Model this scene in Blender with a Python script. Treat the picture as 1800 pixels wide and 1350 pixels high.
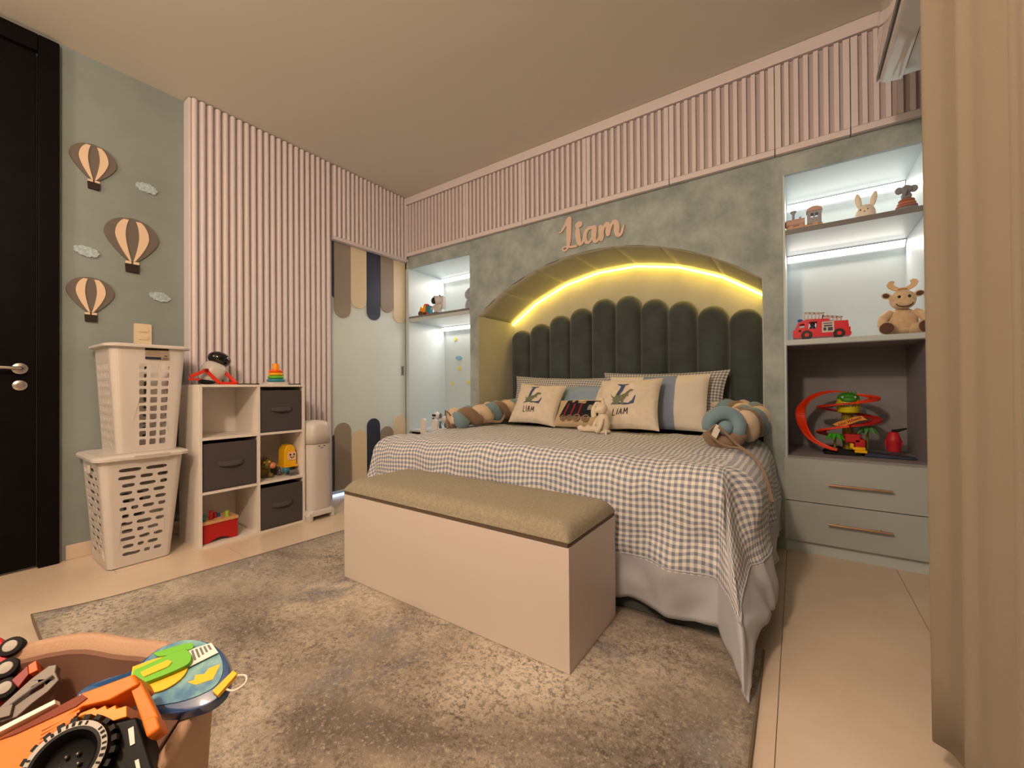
import bpy, bmesh, math, random
import numpy as np
from mathutils import Vector, Matrix, noise
from mathutils.geometry import tessellate_polygon
random.seed(7)
PI = math.pi
for o in list(bpy.data.objects): bpy.data.objects.remove(o)
sc = bpy.context.scene
COL = sc.collection

# ------------------------------------------------------------------ camera
F_PX = 721.34
yaw, pitch, roll = (math.radians(a) for a in (34.7455, .37022, -.379338))
fw = Vector((-math.sin(yaw)*math.cos(pitch), math.cos(yaw)*math.cos(pitch), math.sin(pitch)))
rt = Vector((math.cos(yaw), math.sin(yaw), 0)); up = rt.cross(fw)
rt, up = rt*math.cos(roll)+up*math.sin(roll), up*math.cos(roll)-rt*math.sin(roll)
cam = bpy.data.objects.new('camera', bpy.data.cameras.new('camera'))
COL.objects.link(cam)
M = Matrix((rt, up, -fw)).transposed().to_4x4(); M.translation = (3.00164, -2.62462, .8753)
cam.matrix_world = M
cam.data.sensor_fit = 'HORIZONTAL'; cam.data.sensor_width = 36; cam.data.lens = F_PX/1800*36
cam.data.clip_start = .02
sc.camera = cam
# ------------------------------------------------------------------ world, lights, exposure
w = bpy.data.worlds.new('world'); sc.world = w; w.use_nodes = True
w.node_tree.nodes['Background'].inputs[0].default_value = (1, .78, .55, 1)
w.node_tree.nodes['Background'].inputs[1].default_value = .02
sc.view_settings.view_transform = 'Standard'; sc.view_settings.look = 'None'
sc.view_settings.gamma = 1; sc.view_settings.use_curve_mapping = False
sc.view_settings.exposure = 0.0
def light(name, kind, loc, energy, color, size=.2, rot=(0, 0, 0), **k):
    l = bpy.data.lights.new(name, kind); l.energy = energy; l.color = color
    if kind == 'AREA':
        l.shape = 'RECTANGLE'; l.size = size; l.size_y = k.get('size_y', size)
    else: l.shadow_soft_size = size
    o = bpy.data.objects.new(name, l); COL.objects.link(o); o.location = loc; o.rotation_euler = rot
    return o
WARM = (1, .735, .53)
light('room_lamp', 'POINT', (2.42, -3.3, 2.24), 118, WARM, .09)
light('fill_light', 'POINT', (.9, -4.0, 2.1), 46, WARM, .15)  # unseen lamp added as ambient fill behind the camera

# ------------------------------------------------------------------ materials
def lin(c):
    out = []
    for v in c:
        v = v/255
        out.append(v/12.92 if v <= .04045 else ((v+.055)/1.055)**2.4)
    return tuple(out)+(1,)
def nd(t, kind, **k):
    n = t.nodes.new(kind)
    for a, b in k.items():
        if a.startswith('i_'):
            key = a[2:]
            n.inputs[int(key) if key.isdigit() else key].default_value = b
        else: setattr(n, a, b)
    return n
MATS = {}
def mat(name, c, rough=.5, metal=0, var=0, vs=8, bump=0, bs=200, c2=None, sheen=0, coat=0, trans=0, spec=.5, emit=None, es=0, alpha=1, coord='Object', sss=0):
    if name in MATS: return MATS[name]
    m = bpy.data.materials.new(name); m.use_nodes = True; t = m.node_tree
    b = t.nodes['Principled BSDF']
    b.inputs['Base Color'].default_value = lin(c); b.inputs['Roughness'].default_value = rough
    b.inputs['Metallic'].default_value = metal; b.inputs['Specular IOR Level'].default_value = spec
    b.inputs['Sheen Weight'].default_value = sheen; b.inputs['Coat Weight'].default_value = coat
    b.inputs['Transmission Weight'].default_value = trans; b.inputs['Alpha'].default_value = alpha
    if emit:
        b.inputs['Emission Color'].default_value = tuple(emit)+(1,); b.inputs['Emission Strength'].default_value = es
    tc = nd(t, 'ShaderNodeTexCoord')
    if var or c2:
        n = nd(t, 'ShaderNodeTexNoise'); n.inputs['Scale'].default_value = vs; n.inputs['Detail'].default_value = 5
        n.inputs['Roughness'].default_value = .62
        t.links.new(tc.outputs[coord], n.inputs['Vector'])
        r = nd(t, 'ShaderNodeValToRGB'); r.color_ramp.elements[0].position = .36; r.color_ramp.elements[1].position = .64
        d = c2 if c2 else tuple(max(0, x*(1-var)) for x in c)
        r.color_ramp.elements[0].color = lin(d); r.color_ramp.elements[1].color = lin(c)
        t.links.new(n.outputs[0], r.inputs[0]); t.links.new(r.outputs[0], b.inputs['Base Color'])
    if bump:
        n = nd(t, 'ShaderNodeTexNoise'); n.inputs['Scale'].default_value = bs; n.inputs['Detail'].default_value = 3
        t.links.new(tc.outputs[coord], n.inputs['Vector'])
        u = nd(t, 'ShaderNodeBump'); u.inputs['Strength'].default_value = bump; u.inputs['Distance'].default_value = .004
        t.links.new(n.outputs[0], u.inputs['Height']); t.links.new(u.outputs[0], b.inputs['Normal'])
    MATS[name] = m
    return m
def gingham(name, base, mid, dark, cell, coord='UV'):
    m = bpy.data.materials.new(name); m.use_nodes = True; t = m.node_tree; b = t.nodes['Principled BSDF']
    b.inputs['Roughness'].default_value = .85; b.inputs['Sheen Weight'].default_value = .15
    tc = nd(t, 'ShaderNodeTexCoord'); sx = nd(t, 'ShaderNodeSeparateXYZ'); t.links.new(tc.outputs[coord], sx.inputs[0])
    outs = []
    for i in (0, 1):
        a = nd(t, 'ShaderNodeMath', operation='DIVIDE'); a.inputs[1].default_value = cell; t.links.new(sx.outputs[i], a.inputs[0])
        f = nd(t, 'ShaderNodeMath', operation='FRACT'); t.links.new(a.outputs[0], f.inputs[0])
        g = nd(t, 'ShaderNodeMath', operation='GREATER_THAN'); g.inputs[1].default_value = .5; t.links.new(f.outputs[0], g.inputs[0])
        outs.append(g)
    s = nd(t, 'ShaderNodeMath', operation='ADD'); t.links.new(outs[0].outputs[0], s.inputs[0]); t.links.new(outs[1].outputs[0], s.inputs[1])
    h = nd(t, 'ShaderNodeMath', operation='MULTIPLY'); h.inputs[1].default_value = .5; t.links.new(s.outputs[0], h.inputs[0])
    r = nd(t, 'ShaderNodeValToRGB'); r.color_ramp.interpolation = 'CONSTANT'
    r.color_ramp.elements[0].color = lin(base); r.color_ramp.elements[1].position = .75; r.color_ramp.elements[1].color = lin(dark)
    e = r.color_ramp.elements.new(.25); e.color = lin(mid)
    t.links.new(h.outputs[0], r.inputs[0]); t.links.new(r.outputs[0], b.inputs['Base Color'])
    n = nd(t, 'ShaderNodeTexNoise'); n.inputs['Scale'].default_value = 60; t.links.new(tc.outputs['Object'], n.inputs['Vector'])
    u = nd(t, 'ShaderNodeBump'); u.inputs['Strength'].default_value = .25; u.inputs['Distance'].default_value = .004
    t.links.new(n.outputs[0], u.inputs['Height']); t.links.new(u.outputs[0], b.inputs['Normal'])
    MATS[name] = m; return m
mGing = gingham('gingham_cotton', (240, 234, 226), (190, 194, 204), (128, 138, 160), .0232)
mGingP = gingham('gingham_pillow', (232, 226, 216), (170, 172, 180), (112, 118, 136), .020)
mWallTeal = mat('blue_grey_wall_paint', (143, 154, 153), .7, var=.05, vs=3, bump=.05, bs=300)
mSuede = mat('suede_effect_wall_paint', (178, 190, 190), .72, c2=(141, 155, 156), vs=5.5, bump=.12, bs=60)
mCeil = mat('ceiling_paint', (214, 210, 200), .85, bump=.03, bs=120)
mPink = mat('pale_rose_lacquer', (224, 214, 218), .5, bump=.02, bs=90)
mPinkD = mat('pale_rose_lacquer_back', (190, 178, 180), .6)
mDark = mat('espresso_wood', (12, 9, 10), .45, c2=(17, 13, 13), vs=12, bump=.06, bs=80, spec=.08)
mTile = mat('beige_polished_tile', (226, 208, 188), .28, c2=(216, 196, 174), vs=2.2, bump=.01, bs=30)
mGrout = mat('tile_grout', (120, 100, 78), .9)
mPanel = mat('sea_mist_lacquer', (216, 226, 224), .35)
mNiche = mat('pale_blue_laminate', (196, 208, 212), .38)
mNicheGrey = mat('grey_laminate', (146, 144, 150), .5)  # darker grey of the cubby and worktop panels
mTaupe = mat('taupe_lacquer', (152, 140, 126), .55)
mCream = mat('cream_lacquer', (226, 210, 178), .5)
mNavy = mat('navy_lacquer', (44, 54, 76), .5)
mWhite = mat('white_plastic', (214, 208, 204), .35)
mWhiteM = mat('white_melamine', (234, 228, 222), .45)
mBlack = mat('black_plastic', (9, 9, 10), .35)
mBlackM = mat('black_matte', (12, 12, 13), .8)
mSteel = mat('brushed_steel', (200, 196, 190), .3, metal=1)
mGold = mat('rose_gold_metal', (214, 176, 150), .3, metal=1)
mBin = mat('charcoal_nonwoven_fabric', (78, 72, 74), .95, bump=.3, bs=500)
mBench = mat('greige_bench_fabric', (168, 160, 140), .9, c2=(148, 140, 122), vs=130, bump=.3, bs=400)
mVelvet = mat('dark_teal_velvet', (66, 78, 80), .75, c2=(50, 60, 64), vs=6, sheen=.45, bump=.1, bs=30)
mVelvetB = mat('dark_green_grey_velvet', (74, 82, 84), .8, c2=(64, 72, 74), vs=6, sheen=.4)
mSheet = mat('white_blue_cotton', (184, 187, 198), .85, bump=.1, bs=40, sheen=.1)
mLinen = mat('natural_linen', (240, 228, 212), .9, var=.05, vs=30, bump=.25, bs=300, coord='Object')
mWhiteC = mat('white_cotton', (232, 224, 214), .9, bump=.15, bs=60)
mBlueC = mat('pale_blue_cotton', (150, 172, 200), .85, bump=.15, bs=60)
mStripeB = mat('blue_border_cotton', (140, 156, 186), .85, bump=.1, bs=60)
mPrintBlue = mat('slate_blue_print', (74, 94, 134), .9)
mPrintGreen = mat('sage_print', (132, 138, 112), .9, c2=(112, 118, 96), vs=120)
mPrintDark = mat('dark_brown_print', (48, 40, 36), .9)
mJerseyB = mat('dusty_blue_jersey', (126, 156, 172), .85, sheen=.3, bump=.1, bs=100)
mJerseyT = mat('taupe_jersey', (142, 118, 96), .85, sheen=.3, bump=.1, bs=100)
mJerseyC = mat('cream_jersey', (228, 206, 180), .85, sheen=.3, bump=.1, bs=100)
mCurt = mat('sand_curtain_fabric', (144, 132, 116), .9, bump=.15, bs=250, sheen=.15)
mCurt.node_tree.nodes['Principled BSDF'].inputs['Sheen Weight'].default_value = .1
mFelt = mat('sand_canvas', (188, 154, 128), .95, bump=.35, bs=260)
mBunny = mat('ivory_plush', (236, 222, 200), 1, bump=.5, bs=160, sheen=.4)
mMoose = mat('tan_plush', (226, 198, 162), 1, c2=(210, 180, 144), vs=60, bump=.7, bs=120, sheen=.4)
mBrownP = mat('brown_plush', (96, 66, 52), 1, bump=.6, bs=140, sheen=.3)
mAntler = mat('pale_tan_felt', (224, 192, 154), 1, bump=.2, bs=200)
def P(c, n=None, r=.35): return mat(n or 'plastic_%02x%02x%02x' % c, c, r)
mRed = P((214, 34, 36), 'red_plastic'); mOrange = P((248, 128, 14), 'orange_plastic'); mYellow = P((246, 190, 20), 'yellow_plastic')
mGreen = P((104, 186, 40), 'green_plastic'); mBlue = P((40, 96, 150), 'blue_plastic'); mTealP = P((44, 132, 158), 'teal_plastic')
mGreyP = P((110, 108, 106), 'grey_plastic'); mWood = mat('beech_wood', (224, 180, 130), .5, c2=(208, 160, 108), vs=14)
def emis(name, col, s):
    m = bpy.data.materials.new(name); m.use_nodes = True; t = m.node_tree
    for n in list(t.nodes): t.nodes.remove(n)
    e = nd(t, 'ShaderNodeEmission'); e.inputs[0].default_value = tuple(col)+(1,); e.inputs[1].default_value = s
    o = nd(t, 'ShaderNodeOutputMaterial'); t.links.new(e.outputs[0], o.inputs[0]); return m
mLedWhite = emis('neutral_white_led', (1, .93, .84), 4.5)
mLedYellow = emis('golden_yellow_led', (1, .68, .12), 13)
mGapGlow = emis('cold_white_gap_glow', (.62, .75, 1), 1.6)  # glow colour for the light leaking under the sliding door
# worn pattern rug
def rug_mat():
    m = bpy.data.materials.new('distressed_rug_pile'); m.use_nodes = True; t = m.node_tree; b = t.nodes['Principled BSDF']
    b.inputs['Roughness'].default_value = .95; b.inputs['Sheen Weight'].default_value = .15
    tc = nd(t, 'ShaderNodeTexCoord')
    def noi(s, det, ro, dist=0, scale=(1, 1, 1)):
        mp = nd(t, 'ShaderNodeMapping'); mp.inputs['Scale'].default_value = scale; t.links.new(tc.outputs['Object'], mp.inputs[0])
        n = nd(t, 'ShaderNodeTexNoise'); n.inputs['Scale'].default_value = s; n.inputs['Detail'].default_value = det; n.inputs['Roughness'].default_value = ro
        n.inputs['Distortion'].default_value = dist
        t.links.new(mp.outputs[0], n.inputs['Vector']); return n
    def ramp(src, stops):
        r = nd(t, 'ShaderNodeValToRGB'); el = r.color_ramp.elements
        el[0].position, el[0].color = stops[0][0], lin(stops[0][1]); el[1].position, el[1].color = stops[-1][0], lin(stops[-1][1])
        for p, c in stops[1:-1]:
            e = el.new(p); e.color = lin(c)
        t.links.new(src.outputs[0], r.inputs[0]); return r
    big = ramp(noi(1.7, 6, .62, .4, (1, 1.4, 1)), [(.34, (124, 114, 104)), (.45, (166, 154, 140)), (.56, (200, 188, 172)), (.68, (226, 216, 200))])
    blue = ramp(noi(2.3, 6, .7, .6, (1.3, 1, 1)), [(.56, (0, 0, 0)), (.68, (255, 255, 255))])
    mix = nd(t, 'ShaderNodeMix', data_type='RGBA'); t.links.new(blue.outputs[0], mix.inputs[0]); t.links.new(big.outputs[0], mix.inputs[6]); mix.inputs[7].default_value = lin((142, 140, 142))
    fine = ramp(noi(60, 9, .88, 0), [(.445, (0, 0, 0)), (.50, (255, 255, 255))])
    patch = ramp(noi(3.4, 6, .75, .3), [(.34, (255, 255, 255)), (.62, (120, 120, 120))])
    mul = nd(t, 'ShaderNodeMix', data_type='RGBA', blend_type='LIGHTEN'); mul.inputs[0].default_value = 1
    t.links.new(fine.outputs[0], mul.inputs[6])
    inv = nd(t, 'ShaderNodeInvert'); t.links.new(patch.outputs[0], inv.inputs[1]); t.links.new(inv.outputs[0], mul.inputs[7])
    mx = nd(t, 'ShaderNodeMix', data_type='RGBA'); t.links.new(mul.outputs[2], mx.inputs[0]); mx.inputs[6].default_value = lin((82, 72, 63)); t.links.new(mix.outputs[2], mx.inputs[7])
    hi = ramp(noi(80, 7, .85, 0), [(.54, (0, 0, 0)), (.62, (200, 200, 200))])
    m3 = nd(t, 'ShaderNodeMix', data_type='RGBA'); t.links.new(hi.outputs[0], m3.inputs[0]); t.links.new(mx.outputs[2], m3.inputs[6]); m3.inputs[7].default_value = lin((232, 218, 196))
    t.links.new(m3.outputs[2], b.inputs['Base Color'])
    n = noi(260, 3, .6); u = nd(t, 'ShaderNodeBump'); u.inputs['Strength'].default_value = .7; u.inputs['Distance'].default_value = .006
    t.links.new(n.outputs[0], u.inputs['Height']); t.links.new(u.outputs[0], b.inputs['Normal'])
    return m
mRug = rug_mat()

# ------------------------------------------------------------------ mesh helpers
def T(x=0, y=0, z=0): return Matrix.Translation((x, y, z))
def R(ax, deg): return Matrix.Rotation(math.radians(deg), 4, ax)
def basis(o, ax, ay, n): 
    m = Matrix((Vector(ax), Vector(ay), Vector(n))).transposed().to_4x4(); m.translation = Vector(o); return m
def align(p0, p1):
    d = (Vector(p1)-Vector(p0)); q = d.to_track_quat('Z', 'Y'); m = q.to_matrix().to_4x4(); m.translation = Vector(p0); return m, d.length
class B:
    def __init__(s): s.v = []; s.f = []; s.mi = []; s.uv = {}; s.cur = 0
    def add(s, vs, fs, m=None, uvs=None):
        n = len(s.v)
        for i, p in enumerate(vs):
            p = Vector(p)
            s.v.append(m @ p if m else p)
            if uvs: s.uv[n+i] = uvs[i]
        for f in fs: s.f.append([n+i for i in f]); s.mi.append(s.cur)
        return s
    def mat(s, i): s.cur = i; return s
    def box(s, a, b, m=None):
        x0, y0, z0 = a; x1, y1, z1 = b
        return s.add([(x0, y0, z0), (x1, y0, z0), (x1, y1, z0), (x0, y1, z0), (x0, y0, z1), (x1, y0, z1), (x1, y1, z1), (x0, y1, z1)],
                     [(0, 3, 2, 1), (4, 5, 6, 7), (0, 1, 5, 4), (1, 2, 6, 5), (2, 3, 7, 6), (3, 0, 4, 7)], m)
    def rings(s, rings, m=None, cap=True, closed=True):
        n = len(rings[0]); vs = [p for r in rings for p in r]; fs = []
        for i in range(len(rings)-1):
            for j in range(n if closed else n-1):
                k = (j+1) % n
                fs.append((i*n+j, i*n+k, (i+1)*n+k, (i+1)*n+j))
        if cap: fs.append(tuple(range(n-1, -1, -1))); fs.append(tuple((len(rings)-1)*n+j for j in range(n)))
        return s.add(vs, fs, m)
    def lathe(s, prof, n=24, m=None, cap=True):
        return s.rings([[(r*math.cos(2*PI*j/n), r*math.sin(2*PI*j/n), z) for j in range(n)] for r, z in prof], m, cap)
    def cyl(s, p0, p1, r0, r1=None, n=14):
        m, L = align(p0, p1); r1 = r0 if r1 is None else r1
        return s.lathe([(r0, 0), (r1, L)], n, m)
    def ell(s, c, r, m=None, n=16, k=10, e=1):
        prof = []
        rx, ry, rz = r
        rr = []
        for i in range(k+1):
            a = -PI/2+PI*i/k; ca = max(math.cos(a), .001)
            rr.append([(c[0]+rx*ca*math.cos(2*PI*j/n), c[1]+ry*ca*math.sin(2*PI*j/n), c[2]+rz*math.sin(a)) for j in range(n)])
        return s.rings(rr, m, True)
    def tube(s, pts, rad, n=10, m=None, cap=True):
        pts = [Vector(p) for p in pts]; rs = rad if isinstance(rad, (list, tuple)) else [rad]*len(pts)
        t0 = (pts[1]-pts[0]).normalized(); a = t0.orthogonal().normalized(); rr = []
        for i, p in enumerate(pts):
            t = (pts[min(i+1, len(pts)-1)]-pts[max(i-1, 0)]).normalized()
            a = (a-t*a.dot(t)); a = a.normalized() if a.length > 1e-6 else t.orthogonal().normalized()
            b = t.cross(a)
            rr.append([p+(a*math.cos(2*PI*j/n)+b*math.sin(2*PI*j/n))*rs[i] for j in range(n)])
        return s.rings(rr, m, cap)
    def prism(s, poly, z0, z1, m=None, holes=()):
        loops = [list(poly)]+[list(h) for h in holes]
        flat = [p for l in loops for p in l]
        tris = tessellate_polygon([[Vector((p[0], p[1], 0)) for p in l] for l in loops])
        n = len(flat); vs = [(p[0], p[1], z0) for p in flat]+[(p[0], p[1], z1) for p in flat]
        fs = []
        for t in tris:
            a, b, c = (flat[i] for i in t)
            ar = (b[0]-a[0])*(c[1]-a[1])-(b[1]-a[1])*(c[0]-a[0])
            t = tuple(t) if ar > 0 else tuple(reversed(t))
            fs.append(tuple(i+n for i in t)); fs.append(tuple(reversed(t)))
        k = 0
        for li, l in enumerate(loops):
            ar = sum(l[i][0]*l[(i+1) % len(l)][1]-l[(i+1) % len(l)][0]*l[i][1] for i in range(len(l)))
            for i in range(len(l)):
                a, b = k+i, k+(i+1) % len(l)
                if (ar > 0) == (li == 0): fs.append((a, b, b+n, a+n))
                else: fs.append((b, a, a+n, b+n))
            k += len(l)
        return s.add(vs, fs, m)
    def grid(s, fn, nu, nv, uvf=None, wrap=False):
        vs = []; uvs = []
        for j in range(nv+1):
            for i in range(nu+1):
                vs.append(fn(i/nu, j/nv)); uvs.append(uvf(i/nu, j/nv) if uvf else (i/nu, j/nv))
        fs = [(j*(nu+1)+i, j*(nu+1)+i+1, (j+1)*(nu+1)+i+1, (j+1)*(nu+1)+i) for j in range(nv) for i in range(nu)]
        return s.add(vs, fs, None, uvs)
    def build(s, name, mats, parent=None, smooth=False, bev=0, sub=0, solid=0, weld=False, world=False, seg=2):
        me = bpy.data.meshes.new(name); me.from_pydata([tuple(p) for p in s.v], [], s.f)
        mats = mats if isinstance(mats, (list, tuple)) else [mats]
        for m in mats: me.materials.append(m)
        for p, i in zip(me.polygons, s.mi): p.material_index = i
        if s.uv:
            l = me.uv_layers.new(name='uv')
            for lp in me.loops: l.data[lp.index].uv = s.uv.get(lp.vertex_index, (0, 0))
        me.validate()
        if weld:
            bm = bmesh.new(); bm.from_mesh(me); bmesh.ops.remove_doubles(bm, verts=bm.verts, dist=1e-5); bmesh.ops.recalc_face_normals(bm, faces=bm.faces); bm.to_mesh(me); bm.free()
        if smooth:
            for p in me.polygons: p.use_smooth = True
            if smooth != 'all':
                try: me.set_sharp_from_angle(angle=math.radians(40))
                except Exception: pass
        o = bpy.data.objects.new(name, me); COL.objects.link(o)
        if parent:
            o.parent = parent
            if world: o.matrix_parent_inverse = parent_inv(parent)
        if solid:
            md = o.modifiers.new('solid', 'SOLIDIFY'); md.thickness = solid; md.offset = 0
        if bev:
            md = o.modifiers.new('bevel', 'BEVEL'); md.width = bev; md.segments = seg; md.limit_method = 'ANGLE'; md.angle_limit = math.radians(50)
            for p in me.polygons: p.use_smooth = True
            md.harden_normals = True
        if sub:
            md = o.modifiers.new('sub', 'SUBSURF'); md.levels = sub; md.render_levels = sub
        return o
def local_m(o):
    return Matrix.LocRotScale(o.location, o.rotation_euler.to_quaternion(), o.scale)
def parent_inv(p):
    if p.parent:
        q = p.parent; m = local_m(q) @ p.matrix_parent_inverse @ local_m(p)
    else: m = local_m(p)
    return m.inverted()
def tag(o, label=None, cat=None, group=None, kind=None):
    if label: o['label'] = label
    if cat: o['category'] = cat
    if group: o['group'] = group
    if kind: o['kind'] = kind
    return o
def thing(name, label, cat, loc=(0, 0, 0), rot=(0, 0, 0), group=None, kind=None):
    o = bpy.data.objects.new(name, None); o.empty_display_size = .05; COL.objects.link(o)
    o.location = loc; o.rotation_euler = tuple(math.radians(a) for a in rot)
    return tag(o, label, cat, group, kind)
def box_o(name, a, b, m, parent=None, bev=0, world=True, **k):
    return B().box(a, b).build(name, m, parent, bev=bev, world=world, **k)
def inst(o, loc, parent=None, name=None):
    c = o.copy(); COL.objects.link(c)
    if parent: c.parent = parent
    c.location = loc
    return c
def rrect(w, h, r, n=5, cx=0, cy=0):
    pts = []
    for (x, y, a0) in ((w/2-r, h/2-r, 0), (-w/2+r, h/2-r, 90), (-w/2+r, -h/2+r, 180), (w/2-r, -h/2+r, 270)):
        for i in range(n+1):
            a = math.radians(a0+90*i/n); pts.append((cx+x+r*math.cos(a), cy+y+r*math.sin(a)))
    return pts
def circ(r, n=20, cx=0, cy=0, ry=None):
    return [(cx+r*math.cos(2*PI*i/n), cy+(ry or r)*math.sin(2*PI*i/n)) for i in range(n)]
def star(r, cx=0, cy=0, k=5, q=.45, a0=90):
    return [(cx+(r if i % 2 == 0 else r*q)*math.cos(math.radians(a0+i*180/k)), cy+(r if i % 2 == 0 else r*q)*math.sin(math.radians(a0+i*180/k))) for i in range(2*k)]
def catmull(pts, k=8):
    out = []
    n = len(pts)
    for i in range(n-1):
        p0, p1, p2, p3 = pts[max(i-1, 0)], pts[i], pts[i+1], pts[min(i+2, n-1)]
        for j in range(k):
            t = j/k
            out.append(tuple(.5*((2*b)+(-a+c)*t+(2*a-5*b+4*c-d)*t*t+(-a+3*b-3*c+d)*t**3) for a, b, c, d in zip(p0, p1, p2, p3)))
    out.append(tuple(pts[-1]))
    return out
YZ = Matrix(((0, 0, 1, 0), (1, 0, 0, 0), (0, 1, 0, 0), (0, 0, 0, 1)))      # local (x,y,z) -> world (z, x, y): drawing on a wall facing +X
XZ = Matrix(((1, 0, 0, 0), (0, 0, -1, 0), (0, 1, 0, 0), (0, 0, 0, 1)))     # local (x,y,z) -> world (x,-z, y): drawing on a wall facing -Y

# ================================================================== STRUCTURE
H = 2.65; XR = 3.51; YN = -4.3; YB = .50
floor = B().box((-.6, YN-.2, -.05), (XR+.2, .75, -.004)).build('floor', mGrout); tag(floor, kind='structure')
cols = [(-.1, .33, (-.79+.44)), (.33, 1.2, -1.66), (1.2, 2.08, -1.07-.2), (2.08, 2.952, -1.07), (2.952, 3.38, -.81), (3.38, 3.52, -.4)]
for x0, x1, y0 in cols:
    y = y0
    while y > YN-.9: y -= .87
    while y < .5:
        a, b2 = max(y, YN), min(y+.87, .5)
        if b2-a > .02: B().box((x0+.001, a+.001, -.006), (x1-.001, b2-.001, 0)).build('tile', mTile, floor, world=True)
        y += .87
tag(box_o('ceiling', (-.2, YN-.1, H), (XR+.1, .8, H+.1), mCeil), kind='structure')
WL = -.09
wl = box_o('wall_left', (-.25, YN, 0), (WL, YB+.1, H), mWallTeal); tag(wl, kind='structure')
tag(box_o('wall_right', (XR+.001, YN, 0), (XR+.12, .7, H), mWallTeal), kind='structure')
tag(box_o('wall_front', (-.2, YN-.12, 0), (XR+.1, YN, H), mWallTeal), kind='structure')
tag(box_o('baseboard_left', (WL, -2.2, 0), (WL+.012, -1.70, .075), mTile, bev=.003), kind='structure')
# bed wall: facade with openings, y from 0 to 0.02 and niches behind
AX0, AX1, AS, AR = .842, 2.855, 1.455, 1.603
ACX = (AX0+AX1)/2; ACZ = AS+.357-AR
def arch_pts(n, x0=AX0, x1=AX1):
    a0 = math.asin((x1-ACX)/AR)
    return [(ACX+AR*math.sin(-a0+2*a0*i/n), ACZ+AR*math.cos(-a0+2*a0*i/n)) for i in range(n+1)]
ap = arch_pts(56)
outer = [(0, 0), (AX0, 0)]+ap+[(AX1, 0), (XR, 0), (XR, H), (0, H)]
outer = [(0, H), (0, 0)]+[(AX0, 0)]+ap+[(AX1, 0)]+[(XR, 0), (XR, H)]
hL = [(.004, .0), (.757, .0), (.757, 1.992), (.004, 1.992)]
# build as separate slabs to keep it clean
fac = B()
NT = 1.992; NR0, NR1 = 2.948, 3.505
fac.prism([(.757, 0), (AX0, 0)]+ap+[(AX1, 0), (NR0, 0), (NR0, NT), (.757, NT)], 0, .02, T(0, .02, 0) @ XZ)
fac.prism([(.757, NT), (NR0, NT), (NR0, H), (.757, H)], 0, .02, T(0, .02, 0) @ XZ)
fac.prism([(-.03, NT), (.757, NT), (.757, H), (-.03, H)], 0, .02, T(0, .02, 0) @ XZ)
fac.prism([(NR0, NT), (XR, NT), (XR, H), (NR0, H)], 0, .02, T(0, .02, 0) @ XZ)
wb = fac.build('wall_back', mSuede); tag(wb, kind='structure')
box_o('pillar', (.757+.002, .02, 0), (AX0-.001, .52, 1.45), mSuede, wb)
box_o('pillar', (AX1+.001, .02, 0), (NR0-.002, .52, 1.45), mSuede, wb)
mArch = mat('arch_plaster', (200, 200, 182), .7, var=.04, vs=4)
box_o('niche_back', (AX0-.02, .52, 0), (AX1+.02, .54, 1.9), mArch, wb)
# soffit: smooth at the front, seven flat boards at the back
soff = B(); NF = 56; bp = arch_pts(7)
def back_pt(i):
    t = i/NF*7; k = min(int(t), 6); f = t-k
    return (bp[k][0]*(1-f)+bp[k+1][0]*f, bp[k][1]*(1-f)+bp[k+1][1]*f)
for k in range(7):
    bb = B()
    n = 8
    def fn(u, v, k=k):
        i = k*8+u*8; ii = int(round(i)); a = ap[ii]; b = back_pt(ii); dz = .0035*math.sin(PI*u)
        return (a[0]*(1-v)+b[0]*v, .001+v*.519, a[1]*(1-v)+b[1]*v+dz*(v*.8+.2)-.0005)
    bb.grid(fn, 8, 6)
    g = bb.build('soffit_board', mArch, wb, smooth=True, world=True)
    g.modifiers.new('s', 'SOLIDIFY').thickness = -.006
for s_, x in ((1, AX0), (-1, AX1)):
    box_o('jamb', (x-.0005 if s_ > 0 else x-.004, .003, 0), (x+.004 if s_ > 0 else x+.0005, .52, AS+.005), mArch, wb)
tag(box_o('trim_1', (.0, -.034, 2.583), (XR, -.001, H-.001), mPink, bev=.004), kind='structure')

# LED line of the arch
led = B()
lp = [back_pt(i) for i in range(0, NF+1)]
led.tube([(x*.996+ACX*.004, .506, z-.012) for x, z in lp], .0065, 8)
o = led.build('led_strip', mLedYellow, smooth=True); tag(o, 'glowing yellow LED strip curved along the back of the bed arch', 'light strip')

for k in range(7):
    (xa, za), (xb, zb2) = bp[k], bp[k+1]; an = math.atan2(zb2-za, xb-xa); cx, cz = (xa+xb)/2+math.sin(an)*.026, (za+zb2)/2-math.cos(an)*.026
    light('arch_led_lamp', 'AREA', (cx, .480, cz), .15, (1, .62, .10), .27, (0, -an, 0), size_y=.012)
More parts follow.
